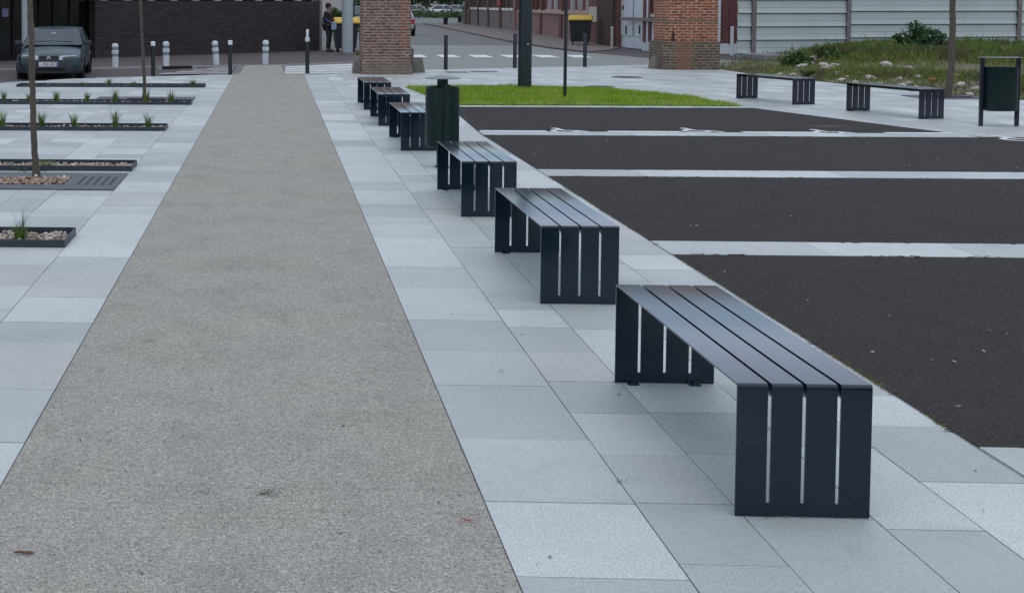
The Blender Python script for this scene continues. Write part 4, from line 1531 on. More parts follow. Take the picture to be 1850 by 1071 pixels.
# pier with the cream board
b = MB(); wB.box(b, wB.s(1066), wB.L, -0.1, HF - 0.02, -0.45, 0.05); b.build('pier', M['brick_fact'], fact, smooth=0)
b = MB(); wB.box(b, wB.s(1067.5), wB.s(1082), wB.z(1075, 40), wB.z(1075, 13), 0.052, 0.09); b.build('cream_board', M['cream'], fact, smooth=0)
b = MB(); wB.box(b, wB.s(1084), wB.L - 0.02, -0.05, HF - 0.03, 0.052, 0.14); b.build('corner_pier', mat_brick("soot_dark_brick", (0.07, 0.035, 0.03), (0.045, 0.028, 0.026), (0.10, 0.075, 0.06), 0.22, 0.075, 0.012), fact, smooth=0)
# segment C: gate
sC = wC.s
b = MB(); wC.box(b, 0.0, sC(1112.5), -0.1, HF - 0.02, -0.45, 0.03); b.build('pilaster', M['plinth_dark'], fact, smooth=0)
gate = MB(); wC.box(gate, sC(1112.5), sC(1160), 0.02, 3.6, -0.30, -0.22)
go = gate.build('gate', M['gate_white'], fact, smooth=0)
sx = [sC(1113), sC(1118.5), sC(1134.6), sC(1136.2), sC(1158.6)]
zb = 0.50
for s0, s1 in [(sx[0], sx[1] - 0.01), (sx[1], sx[2]), (sx[3], sx[4])]:
    b = MB(); wC.box(b, s0 + 0.02, s1 - 0.02, zb, 3.58, -0.218, -0.19); b.build('leaf_panel', M['gate_white'], go, smooth=0)
b = MB(); wC.box(b, sx[2], sx[3], zb, 3.58, -0.218, -0.212); b.build('gap', M['black'], go, smooth=0)
for px in (1123.3, 1147.5):
    b = MB(); wC.box(b, sC(px) - 0.07, sC(px) + 0.07, wC.z(px, 62), wC.z(px, 47), -0.188, -0.17); b.build('slit', M['black'], go, smooth=0)
b = MB(); wC.box(b, sC(1117), sC(1118.4), wC.z(1118, 18), wC.z(1118, 10), -0.188, -0.15); b.build('handle', M['plinth_dark'], go, smooth=0)
for p0, p1, m, z1 in [(1158.6, 1162.6, 'plinth_dark', HF), (1168.2, 1171.6, 'plinth_dark', HF), (1180.5, 1184, 'plinth_dark', HF)]:
    b = MB(); wC.box(b, sC(p0), sC(p1), wC.z(p0, 76), z1 - 0.04, -0.44, -0.06); b.build('door_post', M[m], fact, smooth=0)
for p0, p1 in [(1162.8, 1168.0), (1184.2, 1190)]:
    b = MB(); wC.box(b, sC(p0), sC(p1), 0.0, HF - 0.04, -0.44, -0.10); b.build('white_post', M['gate_white'], fact, smooth=0)
b = MB(); wC.box(b, sC(1171.8), sC(1180.3), 1.10, HF - 0.04, -0.44, -0.14); b.build('brick_panel', M['brick_fact'], fact, smooth=0)
b = MB(); wC.box(b, sC(1171.8), sC(1180.3), 0.0, 1.098, -0.44, -0.12); b.build('white_panel', M['gate_white'], fact, smooth=0)
b = MB(); wC.box(b, sC(1172), sC(1180), wC.z(1176, 31.5), wC.z(1176, 26), -0.139, -0.06); b.build('letter_box', M['cream'], fact, smooth=0)
b = MB(); wC.box(b, sC(1156), sC(1184), -0.02, wC.z(1160, 76) - 0.005, -0.15, -0.105); b.build('kick_panel', M['gate_white'], fact, smooth=0)
b = MB(); wC.box(b, sC(1124), sC(1201), 1.10, 1.23, 0.0, 0.07); b.build('bar', M['rail'], fact, smooth=0)
b = MB(); wC.box(b, sC(1190.2), wC.L, 0.36, HF - 0.03, -0.44, 0.0); b.build('pier', M['brick_fact'], fact, smooth=0)
b = MB(); wC.box(b, sC(1190.2), wC.L, -0.1, 0.358, -0.44, 0.02); b.build('plinth', M['white_base'], fact, smooth=0)
# segment D: front face
b = MB(); wD.box(b, 0.02, wD.L - 0.05, 0.36, HF - 0.03, -0.40, 0.0); b.build('front_wall', M['brick_fact'], fact, smooth=0)
b = MB(); wD.box(b, 0.02, wD.L - 0.05, -0.1, 0.358, -0.40, 0.03); b.build('plinth', M['white_base'], fact, smooth=0)
b = MB(); wD.box(b, wD.s(1318), wD.s(1326.5), 0.33, HF - 0.04, 0.001, 0.06); b.build('pilaster', M['plinth_dark'], fact, smooth=0)
s = wD.s(1299.5)
q = wD.a + wD.d * s + wD.n * 0.09
b = MB(); b.cyl(q.x, q.y, 0.42, HF - 0.05, 0.05, n=14); b.build('downpipe', M['white'], fact)
# small pale posts at the factory
for px, py, h, Y, lab in [(1105.5, 87, 0.85, 50.6, 'thin pale post beside the left jamb of the white factory gate'), (1322, 98, 0.98, 44.0, 'thin white post between the orange pillar and the metal fence')]:
    p = AtY(px, py, Y)
    root = empty('marker_post', (p.x, Y, 0), 0, lab, 'post')
    b = MB()
    b.lathe([(0.055, 0), (0.052, h - 0.05), (0.058, h - 0.05)], 16)
    b.build('shaft', M['cream'] if px < 1200 else M['white'], root)
    b = MB()
    b.lathe([(0.058, h - 0.05), (0.058, h - 0.01), (0.04, h), (0.001, h)], 16)
    b.build('cap', M['white'], root)

# =================================================================== DARK BRICK BUILDING
DA, DB = (-40.0, 9.25), (1.68, 47.80)
wd = Wall(DA, DB)
dark = empty('dark_building', (0, 0, 0), 0, 'low charcoal brick building with glazed entrance on the left', 'building')
HB = 4.6
sE = wd.s(172)
sR = wd.s(577)
b = MB(); wd.box(b, sE, sR, -0.1, 1.84, -0.35, 0.0); b.build('wall', M['brick_dark'], dark, smooth=0)
b = MB(); wd.box(b, 0, sR, -0.1, HB, -9.0, -0.9); b.build('core_wall', M['brick_dark'], dark, smooth=0)
b = MB(); wd.box(b, sE, sR, 2.75, HB, -0.88, 0.02); b.build('upper_wall', M['brick_dark'], dark, smooth=0)
b = MB(); wd.box(b, sE, sR, 1.842, 2.748, -0.5, -0.4); b.build('ribbon_window', M['glass_dark'], dark, smooth=0)
s = sE + 0.4
while s < sR - 0.3:
    b = MB(); wd.box(b, s, s + 0.28, 1.86, 2.74, -0.398, -0.28); b.build('window_mullion', M['frame'], dark, smooth=0)
    s += 0.98
b = MB(); wd.box(b, -1, sE - 0.02, 2.06, HB, -0.88, 0.5); b.build('canopy', mat_plain("dark_canopy", (0.012, 0.012, 0.012), 0.8), dark, smooth=0)
b = MB(); wd.box(b, -0.5, sR + 0.2, HB, HB + 0.2, -9.2, 0.25); b.build('roof', M['roof'], dark, smooth=0)
# entrance glazing
edges = [-120, -70, -30, 12, 37, 66, 85, 110, 140, 172]
for k, (p0, p1) in enumerate(zip(edges[:-1], edges[1:])):
    s0, s1 = wd.s(p0), wd.s(p1)
    b = MB(); wd.box(b, s0 + 0.03, s1 - 0.03, 0.06, 2.04, -0.52, -0.48); go = b.build('glass_panel', M['glass_dark'], dark, smooth=0)
    b = MB(); wd.box(b, s0 - 0.028, s0 + 0.028, 0.0, 2.055, -0.56, -0.42); b.build('frame_post', M['black'], dark, smooth=0)
b = MB(); wd.box(b, wd.s(-120), sE, -0.05, 0.055, -0.56, -0.40); b.build('threshold', M['black'], dark, smooth=0)
b = MB(); wd.box(b, wd.s(18.5), wd.s(29.5), wd.z(24, 31), wd.z(24, 16), -0.478, -0.47); b.build('notice', M['paper'], dark, smooth=0)
b = MB(); wd.box(b, sR, sR + 0.12, -0.05, HB, -0.36, 0.03); b.build('corner_trim', M['post_rust'], dark, smooth=0)
# light canopy column behind the near tree
p = AtY(45, 100, 37.2)
root = empty('canopy_column', (p.x, 37.2, 0), R(0), 'slim pale grey column before the dark entrance, behind the near tree', 'column')
b = MB(); b.cyl(0, 0, 0.02, 4.4, 0.09, n=20); b.build('shaft', M['mast'], root)
b = MB(); b.cyl(0, 0, 0.0, 0.02, 0.15, n=20); b.build('base_plate', M['mast'], root)
# grey round column right of the building
p = G(628, 100)
root = empty('grey_column', (p.x, p.y + 0.2, 0), 0, 'thick light grey round column beside the wheelie bins', 'column')
b = MB(); b.tube([(0, 0, 0.02), (0, 0, 5.0)], [0.19, 0.19], 28); b.build('shaft', M['mast'], root)
b = MB(); b.lathe([(0.20, 0), (0.20, 0.10), (0.185, 0.12)], 28); b.build('base_collar', M['conc'], root)
tuft((p.x + 0.35, p.y - 0.05, 0), 0.18, 60, 0.18, 'bright green weed at the right foot of the grey column', tfr, [(0.10, 0.16, 0.02), (0.14, 0.18, 0.03)], width=0.008, base=0.15, cat='weed', name='weed')
p = G(643, 92)
root = empty('slim_post', (p.x, 49.5, 0), 0, 'slim dark violet post between the grey column and brick pillar', 'post')
b = MB(); b.cyl(0, 0, 0, 3.0, 0.045, n=14); b.build('shaft', M['bollard'], root)
b = MB(); b.cyl(0, 0, 0, 0.015, 0.09, n=14); b.build('base_plate', M['bollard'], root)

# =================================================================== WHEELIE BINS


def wheelie(loc, rz, w, d, h, label, mat):
    root = empty('wheelie_bin', loc, rz, label, 'wheelie bin', 'yellow lidded wheelie bins')
    zb, zt = 0.13, h - 0.16
    b = MB()
    def ring(hw, hd, z): return [(-hw, -hd, z), (hw, -hd, z), (hw, hd, z), (-hw, hd, z)]
    vs_ = ring(w * 0.42, d * 0.36, zb) + ring(w * 0.49, d * 0.48, zt - 0.05) + ring(w * 0.52, d * 0.52, zt - 0.05) + ring(w * 0.52, d * 0.52, zt)
    fs = [(3, 2, 1, 0), (12, 13, 14, 15)]
    for i in range(3):
        for k in range(4):
            fs.append((4 * i + k, 4 * i + (k + 1) % 4, 4 * i + 4 + (k + 1) % 4, 4 * i + 4 + k))
    b.add(vs_, fs)
    for sx in (-0.22, 0.22):
        b.box(w * sx - 0.02, w * sx + 0.02, -d * 0.5, -d * 0.42, zb + 0.1, zt - 0.06)
    b.build('body', mat, root, smooth=0, bevel=0.02)
    b = MB()
    n = 10
    vs_, fs = [], []
    for i in range(n + 1):
        t = i / n
        y = -d * 0.54 + d * 1.08 * t
        z = zt + 0.03 + 0.19 * math.sin(PI * min(1, 0.04 + t * 0.84))
        for x in (-w * 0.54, -w * 0.5, w * 0.5, w * 0.54):
            vs_.append((x, y, z - (0.06 if abs(x) > w * 0.52 else 0)))
    for i in range(n):
        for k in range(3):
            fs.append((4 * i + k, 4 * i + k + 1, 4 * i + 5 + k, 4 * i + 4 + k))
    o_ = len(vs_)
    vs_ += [(-w * 0.54, -d * 0.54, zt + 0.004), (w * 0.54, -d * 0.54, zt + 0.004), (w * 0.54, d * 0.54, zt + 0.004), (-w * 0.54, d * 0.54, zt + 0.004)]
    fs.append((o_, o_ + 1, 3, 2, 1, 0))
    fs.append((o_ + 2, o_ + 3, 4 * n, 4 * n + 1, 4 * n + 2, 4 * n + 3))
    fs.append(tuple([o_ + 3, o_] + [4 * i for i in range(n + 1)]))
    fs.append(tuple([o_ + 1, o_ + 2] + [4 * i + 3 for i in range(n, -1, -1)]))
    fs.append((o_ + 3, o_ + 2, o_ + 1, o_))
    b.add(vs_, fs)
    b.build('lid', M['yellow'], root, smooth=40)
    for sx in (-1, 1):
        for sy in (-1, 1):
            wl = MB()
            wl.M = Matrix.Translation((sx * w * 0.33, sy * d * 0.27, 0.075)) @ Matrix.Rotation(PI / 2, 4, 'Y')
            wl.cyl(0, 0, -0.025, 0.025, 0.075, n=16)
            wl.build('wheel', M['rubber'], root)
    return root


p = G(1056, 82)
wheelie((12.95, 54.6, 0.03), R(-14), 0.92, 0.75, 1.19, 'dark wheelie bin with yellow lid against the factory wall', M['bin_plastic'])
wheelie((2.62, 46.9, 0), R(4), 0.86, 0.78, 1.2, 'yellow lidded wheelie bin left of the grey column, beside the standing person', M['bin_plastic'])
wheelie((3.45, 46.9, 0), R(-2), 0.72, 0.78, 1.2, 'slate wheelie bin with yellow lid right of the grey column', M['bin_blue'])

# =================================================================== CARS


def car(loc, heading, mat, label, group=None, detail=True, L=3.72, W=1.6, H=1.37, plate=None, cat='car'):
    """nose at local -Y; wheels on z=0"""
    root = empty('parked_car', loc, heading, label, cat, group)
    hw = W / 2
    k = L / 3.72
    kz = H / 1.37
    # stations: y, bottom z, belt z (shoulder), centre top z, width factor
    st = [(0.00, 0.30, 0.58, 0.60, 0.80), (0.05, 0.23, 0.64, 0.665, 0.88), (0.22, 0.20, 0.69, 0.73, 0.95), (0.55, 0.19, 0.76, 0.81, 0.985), (0.98, 0.19, 0.84, 0.895, 1.0),
          (1.6, 0.19, 0.88, 0.91, 1.0), (2.6, 0.19, 0.90, 0.93, 1.0), (3.2, 0.20, 0.91, 0.94, 0.98), (3.55, 0.24, 0.91, 0.94, 0.94), (3.68, 0.28, 0.86, 0.90, 0.90), (3.72, 0.34, 0.70, 0.72, 0.86)]
    b = MB()
    vs_, fs = [], []
    prof = lambda zb, zs, zc, w: [(-0.80 * w, zb), (-0.96 * w, zb + 0.06), (-1.0 * w, zb + (zs - zb) * 0.45), (-0.985 * w, zb + (zs - zb) * 0.72), (-0.95 * w, zs - 0.02), (-0.86 * w, zs + 0.01), (-0.5 * w, zc - 0.012), (0, zc)]
    m = 15
    for y, zb, zs, zc, wf in st:
        h = prof(zb, zs, zc, hw * wf)
        full = h + [(-x, z) for x, z in reversed(h[:-1])]
        for x, z in full: vs_.append((x, y * k, z * kz))
    for i in range(len(st) - 1):
        for j in range(m - 1):
            fs.append((i * m + j, i * m + m + j, i * m + m + j + 1, i * m + j + 1))
        fs.append((i * m, i * m + m - 1, (i + 1) * m + m - 1, (i + 1) * m))
    fs.append(tuple(range(m)))
    fs.append(tuple(reversed(range((len(st) - 1) * m, len(st) * m))))
    b.add(vs_, fs)
    # roof and pillars as a thin shell
    ro = [(1.62, 1.335), (1.78, 1.362), (2.3, 1.37), (2.85, 1.355), (3.02, 1.335)]
    vs_, fs = [], []
    tw = hw * 0.735
    for y, z in ro:
        for x, dz in ((-tw, -0.05), (-tw * 0.9, -0.012), (-tw * 0.45, 0.0), (tw * 0.45, 0.0), (tw * 0.9, -0.012), (tw, -0.05)):
            vs_.append((x, y * k, (z + dz) * kz))
    n6 = 6
    for i in range(len(ro) - 1):
        for j in range(n6 - 1): fs.append((i * n6 + j, i * n6 + j + 1, (i + 1) * n6 + j + 1, (i + 1) * n6 + j))
    b.add(vs_, fs)
    body = b.build('body', mat, root, smooth=40)
    sub = body.modifiers.new("s", 'SUBSURF'); sub.levels = 2; sub.render_levels = 2
    # pillars
    for s in (-1, 1):
        for (y0, z0, x0), (y1, z1, x1), r in [((0.93, 0.885, 0.90), (1.67, 1.30, 0.715), 0.030), ((3.50, 0.93, 0.86), (3.02, 1.285, 0.71), 0.045), ((2.12, 0.91, 0.91), (2.15, 1.33, 0.73), 0.03)]:
            pl = MB()
            pl.tube([(s * hw * x0, y0 * k, z0 * kz), (s * hw * x1, y1 * k, z1 * kz)], r, 8)
            pl.build('pillar', mat, root)
    # glass
    def quad(pts, name, mt, thick=0.012):
        g = MB()
        a = [Vector((x, y * k, z * kz)) for x, y, z in pts]
        nrm = (a[1] - a[0]).cross(a[-1] - a[0]).normalized() * thick
        n = len(a)
        g.add(a + [p + nrm for p in a], [tuple(range(n - 1, -1, -1)), tuple(range(n, 2 * n))] + [(i, (i + 1) % n, n + (i + 1) % n, n + i) for i in range(n)])
        return g.build(name, mt, root, smooth=0)
    quad([(-hw * 0.88, 0.96, 0.89), (hw * 0.88, 0.96, 0.89), (hw * 0.71, 1.65, 1.325), (-hw * 0.71, 1.65, 1.325)], 'windscreen', M['carglass'])
    quad([(hw * 0.84, 3.50, 0.94), (-hw * 0.84, 3.50, 0.94), (-hw * 0.69, 3.01, 1.325), (hw * 0.69, 3.01, 1.325)], 'rear_window', M['carglass'])
    for s in (-1, 1):
        for y0, y1, y2, y3 in [(1.02, 2.10, 2.13, 1.70), (2.16, 3.42, 2.96, 2.18)]:
            pts = [(s * hw * 0.905, y0, 0.91), (s * hw * 0.905, y1, 0.92), (s * hw * 0.722, y2, 1.31), (s * hw * 0.722, y3, 1.31)]
            if s < 0: pts = list(reversed(pts))
            quad(pts, 'side_window', M['carglass'])
    for s in (-1, 1):
        for y in (0.68, 3.06):
            w = MB()
            w.M = Matrix.Translation((s * (hw - 0.11), y * k, 0.28)) @ Matrix.Rotation(PI / 2, 4, 'Y')
            w.lathe([(0.20, -0.085), (0.265, -0.085), (0.28, -0.06), (0.28, 0.06), (0.265, 0.085), (0.20, 0.085)], 28)
            wo = w.build('wheel', M['rubber'], root)
            r = MB()
            r.M = Matrix.Translation((s * (hw - 0.11), y * k, 0.28)) @ Matrix.Rotation(PI / 2, 4, 'Y')
            r.lathe([(0.001, s * 0.05), (0.08, s * 0.06), (0.185, s * 0.05), (0.2, s * 0.08), (0.2, -s * 0.05), (0.001, -s * 0.05)], 28)
            r.build('rim', M['rim'], wo)
            a = MB()
            a.M = Matrix.Translation((s * (hw - 0.02), y * k, 0.28)) @ Matrix.Rotation(PI / 2, 4, 'Y')
            a.lathe([(0.281, -0.03), (0.33, -0.03), (0.345, 0.0), (0.33, 0.024), (0.281, 0.024)], 28, close=False)
            a.build('wheel_arch', M['plastic'], root)
    # bumpers
    for y0, y1, z0, z1 in [(-0.05, 0.34, 0.20, 0.50), (3.42, 3.78, 0.24, 0.56)]:
        bp = MB()
        vs_, fs = [], []
        front = y0 < 1
        outer = []
        for i in range(13):
            t = -1 + 2 * i / 12
            x = t * hw * 1.0
            bow = 0.20 * abs(t) ** 3.2
            outer.append((x, (y0 + bow) if front else (y1 - bow)))
        inner = [(x * 0.92, y + (0.12 if front else -0.12)) for x, y in outer]
        n = len(outer)
        for z, sc in ((z0, 0.94), (z0 + 0.06, 1.0), (z1 - 0.05, 1.0), (z1, 0.96)):
            for (x, y), (xi, yi) in zip(outer, inner):
                vs_.append((x * sc, (yi + (y - yi) * sc) * k, z * kz))
        for z in (z1, z0):
            for xi, yi in inner: vs_.append((xi, yi * k, z * kz))
        for r in range(5):
            for i in range(n - 1):
                q = (r * n + i, r * n + i + 1, (r + 1) * n + i + 1, (r + 1) * n + i)
                fs.append(q if front else tuple(reversed(q)))
        bp.add(vs_, fs)
        bp.build('bumper', M['plastic'], root)
    for s in (-1, 1):
        t = MB()
        t.M = Matrix.Translation((s * hw * 0.80, 3.70 * k, 0.74 * kz))
        t.box(-0.10, 0.10, -0.12, 0.025, -0.13, 0.13)
        t.build('tail_lamp', M['red_lamp'], root, bevel=0.02, smooth=0)
        mr_ = MB()
        mr_.M = Matrix.Translation((s * hw * 1.08, 1.12 * k, 0.95 * kz))
        mr_.lathe([(0.001, -0.06), (0.06, -0.055), (0.085, 0), (0.06, 0.055), (0.001, 0.06)], 14, sx=1.15, sy=0.6)
        mr_.box(-0.10 if s > 0 else 0.02, -0.02 if s > 0 else 0.10, -0.02, 0.02, -0.05, -0.01)
        mr_.build('mirror', M['plastic'], root)
        hl = MB()
        q = []
        x0, x1 = hw * 0.30, hw * 0.80
        ptsf = [(x0, -0.010, 0.545), (x1, 0.045, 0.545), (x1 + 0.03, 0.09, 0.64), (x1 - 0.02, 0.08, 0.665), (x0 + 0.02, 0.02, 0.645)]
        ptsb = [(x, y + 0.10, z) for x, y, z in ptsf]
        a = [(s * x, y * k, z * kz) for x, y, z in ptsf + ptsb]
        f_ = [(0, 1, 2, 3, 4), (9, 8, 7, 6, 5)] + [(i, 5 + i, 5 + (i + 1) % 5, (i + 1) % 5) for i in range(5)]
        if s < 0: f_ = [tuple(reversed(x)) for x in f_]
        hl.add(a, f_)
        hl.build('headlight', M['lamp_glass'], root, smooth=0, bevel=0.008)
    if detail:
        g = MB()
        for z in (0.545, 0.585, 0.622):
            g.box(-hw * 0.27, hw * 0.27, -0.020 * k, 0.05, z * kz, (z + 0.022) * kz)
        g.box(-hw * 0.285, hw * 0.285, -0.006, 0.055, 0.535 * kz, 0.65 * kz)
        g.build('grille', M['plastic'], root, smooth=0)
        e = MB()
        for dz in (0.0, 0.034):
            z = 0.585 * kz + dz
            for s in (-1, 1):
                e.add([(0, -0.034, z + 0.030), (s * 0.046, -0.034, z - 0.012), (s * 0.046, -0.034, z - 0.030), (0, -0.034, z + 0.010),
                       (0, -0.021, z + 0.030), (s * 0.046, -0.021, z - 0.012), (s * 0.046, -0.021, z - 0.030), (0, -0.021, z + 0.010)],
                      [(0, 1, 2, 3), (4, 7, 6, 5), (0, 4, 5, 1), (1, 5, 6, 2), (2, 6, 7, 3), (3, 7, 4, 0)])
        e.build('emblem', M['chrome'], root, smooth=0)
        pp = MB(); pp.box(-0.23, 0.23, -0.068, -0.052, 0.345, 0.455)
        po = pp.build('number_plate', M['plate'], root, smooth=0)
        pb = MB(); pb.box(0.192, 0.228, -0.071, -0.0685, 0.348, 0.452); pb.build('plate_band', M['plate_blue'], po, smooth=0)
        cu = bpy.data.curves.new("plate_text", 'FONT')
        cu.body = plate or "326 BC"; cu.size = 0.105; cu.align_x = 'RIGHT'; cu.extrude = 0.001
        to = bpy.data.objects.new('plate_text', cu); col.objects.link(to)
        dg = bpy.context.evaluated_depsgraph_get()
        me = bpy.data.meshes.new_from_object(to.evaluated_get(dg))
        bpy.data.objects.remove(to)
        me.materials.clear(); me.materials.append(M['letter'])
        to = bpy.data.objects.new('plate_lettering', me); col.objects.link(to); to.parent = po
        to.location = (0.180, -0.0695, 0.364); to.rotation_euler = (PI / 2, 0, 0)
        lg = MB(); lg.box(-hw * 0.5, hw * 0.5, -0.058, -0.051, 0.245, 0.315); lg.build('lower_grille', M['black'], root, smooth=0)
        wp = MB()
        wp.tube([(-0.5, 0.99 * k, 0.915), (0.0, 0.985 * k, 0.93)], 0.009, 6); wp.tube([(0.05, 0.985 * k, 0.925), (0.52, 0.99 * k, 0.915)], 0.009, 6)
        wp.build('wiper', M['black'], root)
        an = MB(); an.tube([(0, 1.72 * k, 1.36 * kz), (0, 1.80 * k, 1.40 * kz), (0, 2.1 * k, 1.50 * kz)], [0.012, 0.006, 0.003], 6); an.build('aerial', M['black'], root)
        im = MB(); im.M = Matrix.Translation((0, 1.42 * k, 1.20 * kz)); im.box(-0.06, 0.06, -0.03, -0.015, -0.02, 0.02); im.build('inner_mirror', M['lamp_glass'], root, smooth=0)
        dk = MB()
        for s in (-1, 1):
            dk.box(s * hw * 1.003 - 0.004, s * hw * 1.003 + 0.004, 0.95 * k, 2.75 * k, 0.44 * kz, 0.50 * kz)
        dk.build('side_moulding', M['plastic'], root, smooth=0)
    return root


M['car_green'] = mat_paint("dark_green_car_paint", (0.004, 0.030, 0.032), 0.35, 0.05, 3, coat=0.25)
M['car_silver'] = mat_paint("silver_car_paint", (0.40, 0.43, 0.46), 0.3, 0.05, 3, coat=0.6)
M['car_white'] = mat_paint("white_car_paint", (0.66, 0.69, 0.71), 0.3, 0.05, 3, coat=0.6)
M['car_dark'] = mat_paint("dark_car_paint", (0.02, 0.022, 0.03), 0.25, 0.05, 3, coat=0.8)
# nose towards the camera
px0, px1 = AtY(25, 120, 30.2).x, AtY(150, 120, 30.2).x
car(((px0 + px1) / 2 - 0.0, 30.25, -0.095), R(4.5), M['car_green'], 'dark green hatchback parked facing the camera on the left', plate="326 BC", H=1.27)
# silver hatch behind the purple pillar, only its rear corner shows: rear faces us -> nose away
pr_ = AtY(752, 50, 70)
car((pr_.x - 0.84, 74.0, 0), R(180), M['car_silver'], 'silver hatchback seen from behind, mostly hidden by the purple brick pillar', detail=False, L=3.9, W=1.66, H=1.46)
pl_ = AtY(655, 30, 80)
car((pl_.x + 0.2, 80.0, 0), R(2), M['car_dark'], 'dark car glimpsed between the grey column and purple brick pillar', detail=False, L=4.2, W=1.75, H=1.62)
fc = [(757, 172, 'car_silver', 82, 'bluish silver car beyond the hedge, leftmost of the distant parked cars', 4.0, 1.55), (804, 168, 'car_white', 90, 'white estate car seen side on beyond the hedge', 4.3, 1.62), (831, 172, 'car_silver', 86, 'silver car at the end of the hedge beside the factory corner', 4.1, 1.6)]
for px, Y, m, hd, lab, L, H in fc:
    p = AtY(px, 20, Y)
    a = R(hd)
    car((p.x - 0 + L / 2 * (1), Y, 0), a, M[m], lab, 'cars parked in the distance', detail=False, L=L, W=1.7, H=H)

# =================================================================== FAR BACKGROUND
hr = random.Random(17)


def bushy(name, c, rad, n, size, cols, label, cat, group=None, seed=1, clumps=14, kind=None, cs=(0.25, 0.45)):
    rr = random.Random(seed)
    root = empty(name, (c[0], c[1], 0), 0, label, cat, group)
    b = MB()
    for k in range(7):
        a = rr.uniform(0, 6.28)
        b.tube([(0, 0, 0), (math.cos(a) * rad[0] * 0.3, math.sin(a) * rad[1] * 0.3, c[2]), (math.cos(a) * rad[0] * 0.6, math.sin(a) * rad[1] * 0.6, c[2] + rad[2] * 0.6)], [0.02, 0.012, 0.004], 5)
    b.build('stems', M['bark'], root)
    b = MB()
    for k in range(clumps):
        while True:
            v = Vector((rr.uniform(-1, 1), rr.uniform(-1, 1), rr.uniform(-1, 1)))
            if v.length <= 1: break
        q = (v.x * rad[0] * 0.8, v.y * rad[1] * 0.8, c[2] + v.z * rad[2] * 0.8)
        s = rr.uniform(*cs)
        f = rr.uniform(0.6, 1.3)
        leaves(b, q, (rad[0] * s, rad[1] * s, rad[2] * s), n // clumps, size, [(x * f, y * f, z * f) for x, y, z in cols], rr)
    b.build('foliage', M['leaf'], root, smooth=0)
    return root


GREEN = [(0.045, 0.085, 0.025), (0.06, 0.11, 0.03), (0.035, 0.065, 0.02)]
# hedge across the end of the street
root = empty('hedge', (21.0, 160, 0), 0, 'long low green hedge across the far end of the street', 'hedge')
b = MB()
for k in range(60):
    x = -9 + 18 * k / 59
    f = hr.uniform(0.65, 1.35)
    leaves(b, (x, hr.uniform(-0.4, 0.4), hr.uniform(0.35, 0.65)), (0.7, 0.7, 0.55), 110, 0.12, [(a * f, c * f, d * f) for a, c, d in [(0.06, 0.11, 0.03), (0.09, 0.14, 0.04), (0.05, 0.08, 0.03)]], hr)
b.build('foliage', M['leaf'], root, smooth=0)
b = MB()
for k in range(30):
    x = -9 + 18 * k / 29
    b.tube([(x, 0, 0), (x + hr.uniform(-0.2, 0.2), 0, 0.8)], [0.03, 0.01], 5)
b.build('stems', M['bark'], root)


def big_tree(x, Y, h, w, label, seed):
    rr = random.Random(seed)
    root = empty('tree', (x, Y, 0), 0, label, 'tree', 'trees beyond the far car park')
    b = MB()
    b.tube([(0, 0, 0), (0.1, 0, h * 0.25), (0, 0.1, h * 0.55), (0.1, 0, h * 0.9)], [0.28, 0.22, 0.15, 0.04], 10)
    tips = []
    for k in range(10):
        a = k * 2.4; z0 = h * (0.2 + 0.055 * k)
        e = (math.cos(a) * w * 0.7, math.sin(a) * w * 0.7, z0 + h * 0.15)
        b.tube([(0, 0, z0), (e[0] * 0.5, e[1] * 0.5, z0 + h * 0.08), e], [0.09, 0.06, 0.02], 6)
        tips.append(e)
    b.build('trunk', M['bark'], root)
    b = MB()
    for e in tips + [(0, 0, h * 0.85), (0.4, 0, h * 0.6), (-0.5, 0.2, h * 0.45), (0, 0, h * 0.3)]:
        f = rr.uniform(0.6, 1.25)
        leaves(b, e, (w * 0.5, w * 0.5, h * 0.16), 120, 0.28, [(a * f, c * f, d * f) for a, c, d in [(0.03, 0.055, 0.02), (0.04, 0.07, 0.025)]], rr)
    b.build('crown', M['leaf'], root, smooth=0)


for px, Y, h, w, lab, sd in [(742, 185, 7, 2.6, 'dark tree beyond the cars, just right of the purple pillar', 1), (770, 182, 8, 2.8, 'dark tree above the bluish silver far car', 2),
                             (797, 190, 8, 2.4, 'dark tree above the white estate car', 3), (822, 182, 7, 2.6, 'dark tree above the silver car at the hedge end', 4), (843, 184, 8, 2.8, 'dark tree touching the far factory corner', 5)]:
    p = AtY(px, 10, Y)
    big_tree(p.x, Y, h, w, lab, sd)

# pale house behind the dark building's corner
root = empty('pale_house', (6.0, 108, 0), 0, 'pale rendered house glimpsed right of the dark building', 'house')
b = MB(); b.box(-3.4, 5.0, 0, 8, 0, 5.0); b.build('wall', M['pale_wall'], root, smooth=0)
b = MB()
b.add([(-3.7, -0.3, 5.0), (5.3, -0.3, 5.0), (5.3, 8.3, 5.0), (-3.7, 8.3, 5.0), (-3.7, 4, 7.4), (5.3, 4, 7.4)], [(0, 1, 5, 4), (2, 3, 4, 5), (0, 4, 3), (1, 2, 5), (3, 2, 1, 0)])
b.build('roof', M['roof'], root, smooth=0)
for x in (-2.4, 0.0, 2.4):
    b = MB(); b.box(x - 0.5, x + 0.5, -0.04, -0.002, 2.4, 3.8); b.build('window', M['carglass'], root, smooth=0)
p = AtY(600, 30, 62)
bushy('shrub', (p.x + 0.1, 62, 0.95), (0.62, 0.6, 0.75), 1500, 0.09, [(0.06, 0.12, 0.03), (0.05, 0.10, 0.025)], 'green shrub behind the standing person and bins', 'shrub', seed=4)
p = AtY(645, 8, 95)
bushy('shrub', (p.x + 0.5, 95, 2.0), (1.6, 1.2, 1.4), 900, 0.18, GREEN, 'tall green shrub above the dark car beside the purple pillar', 'shrub', seed=6)
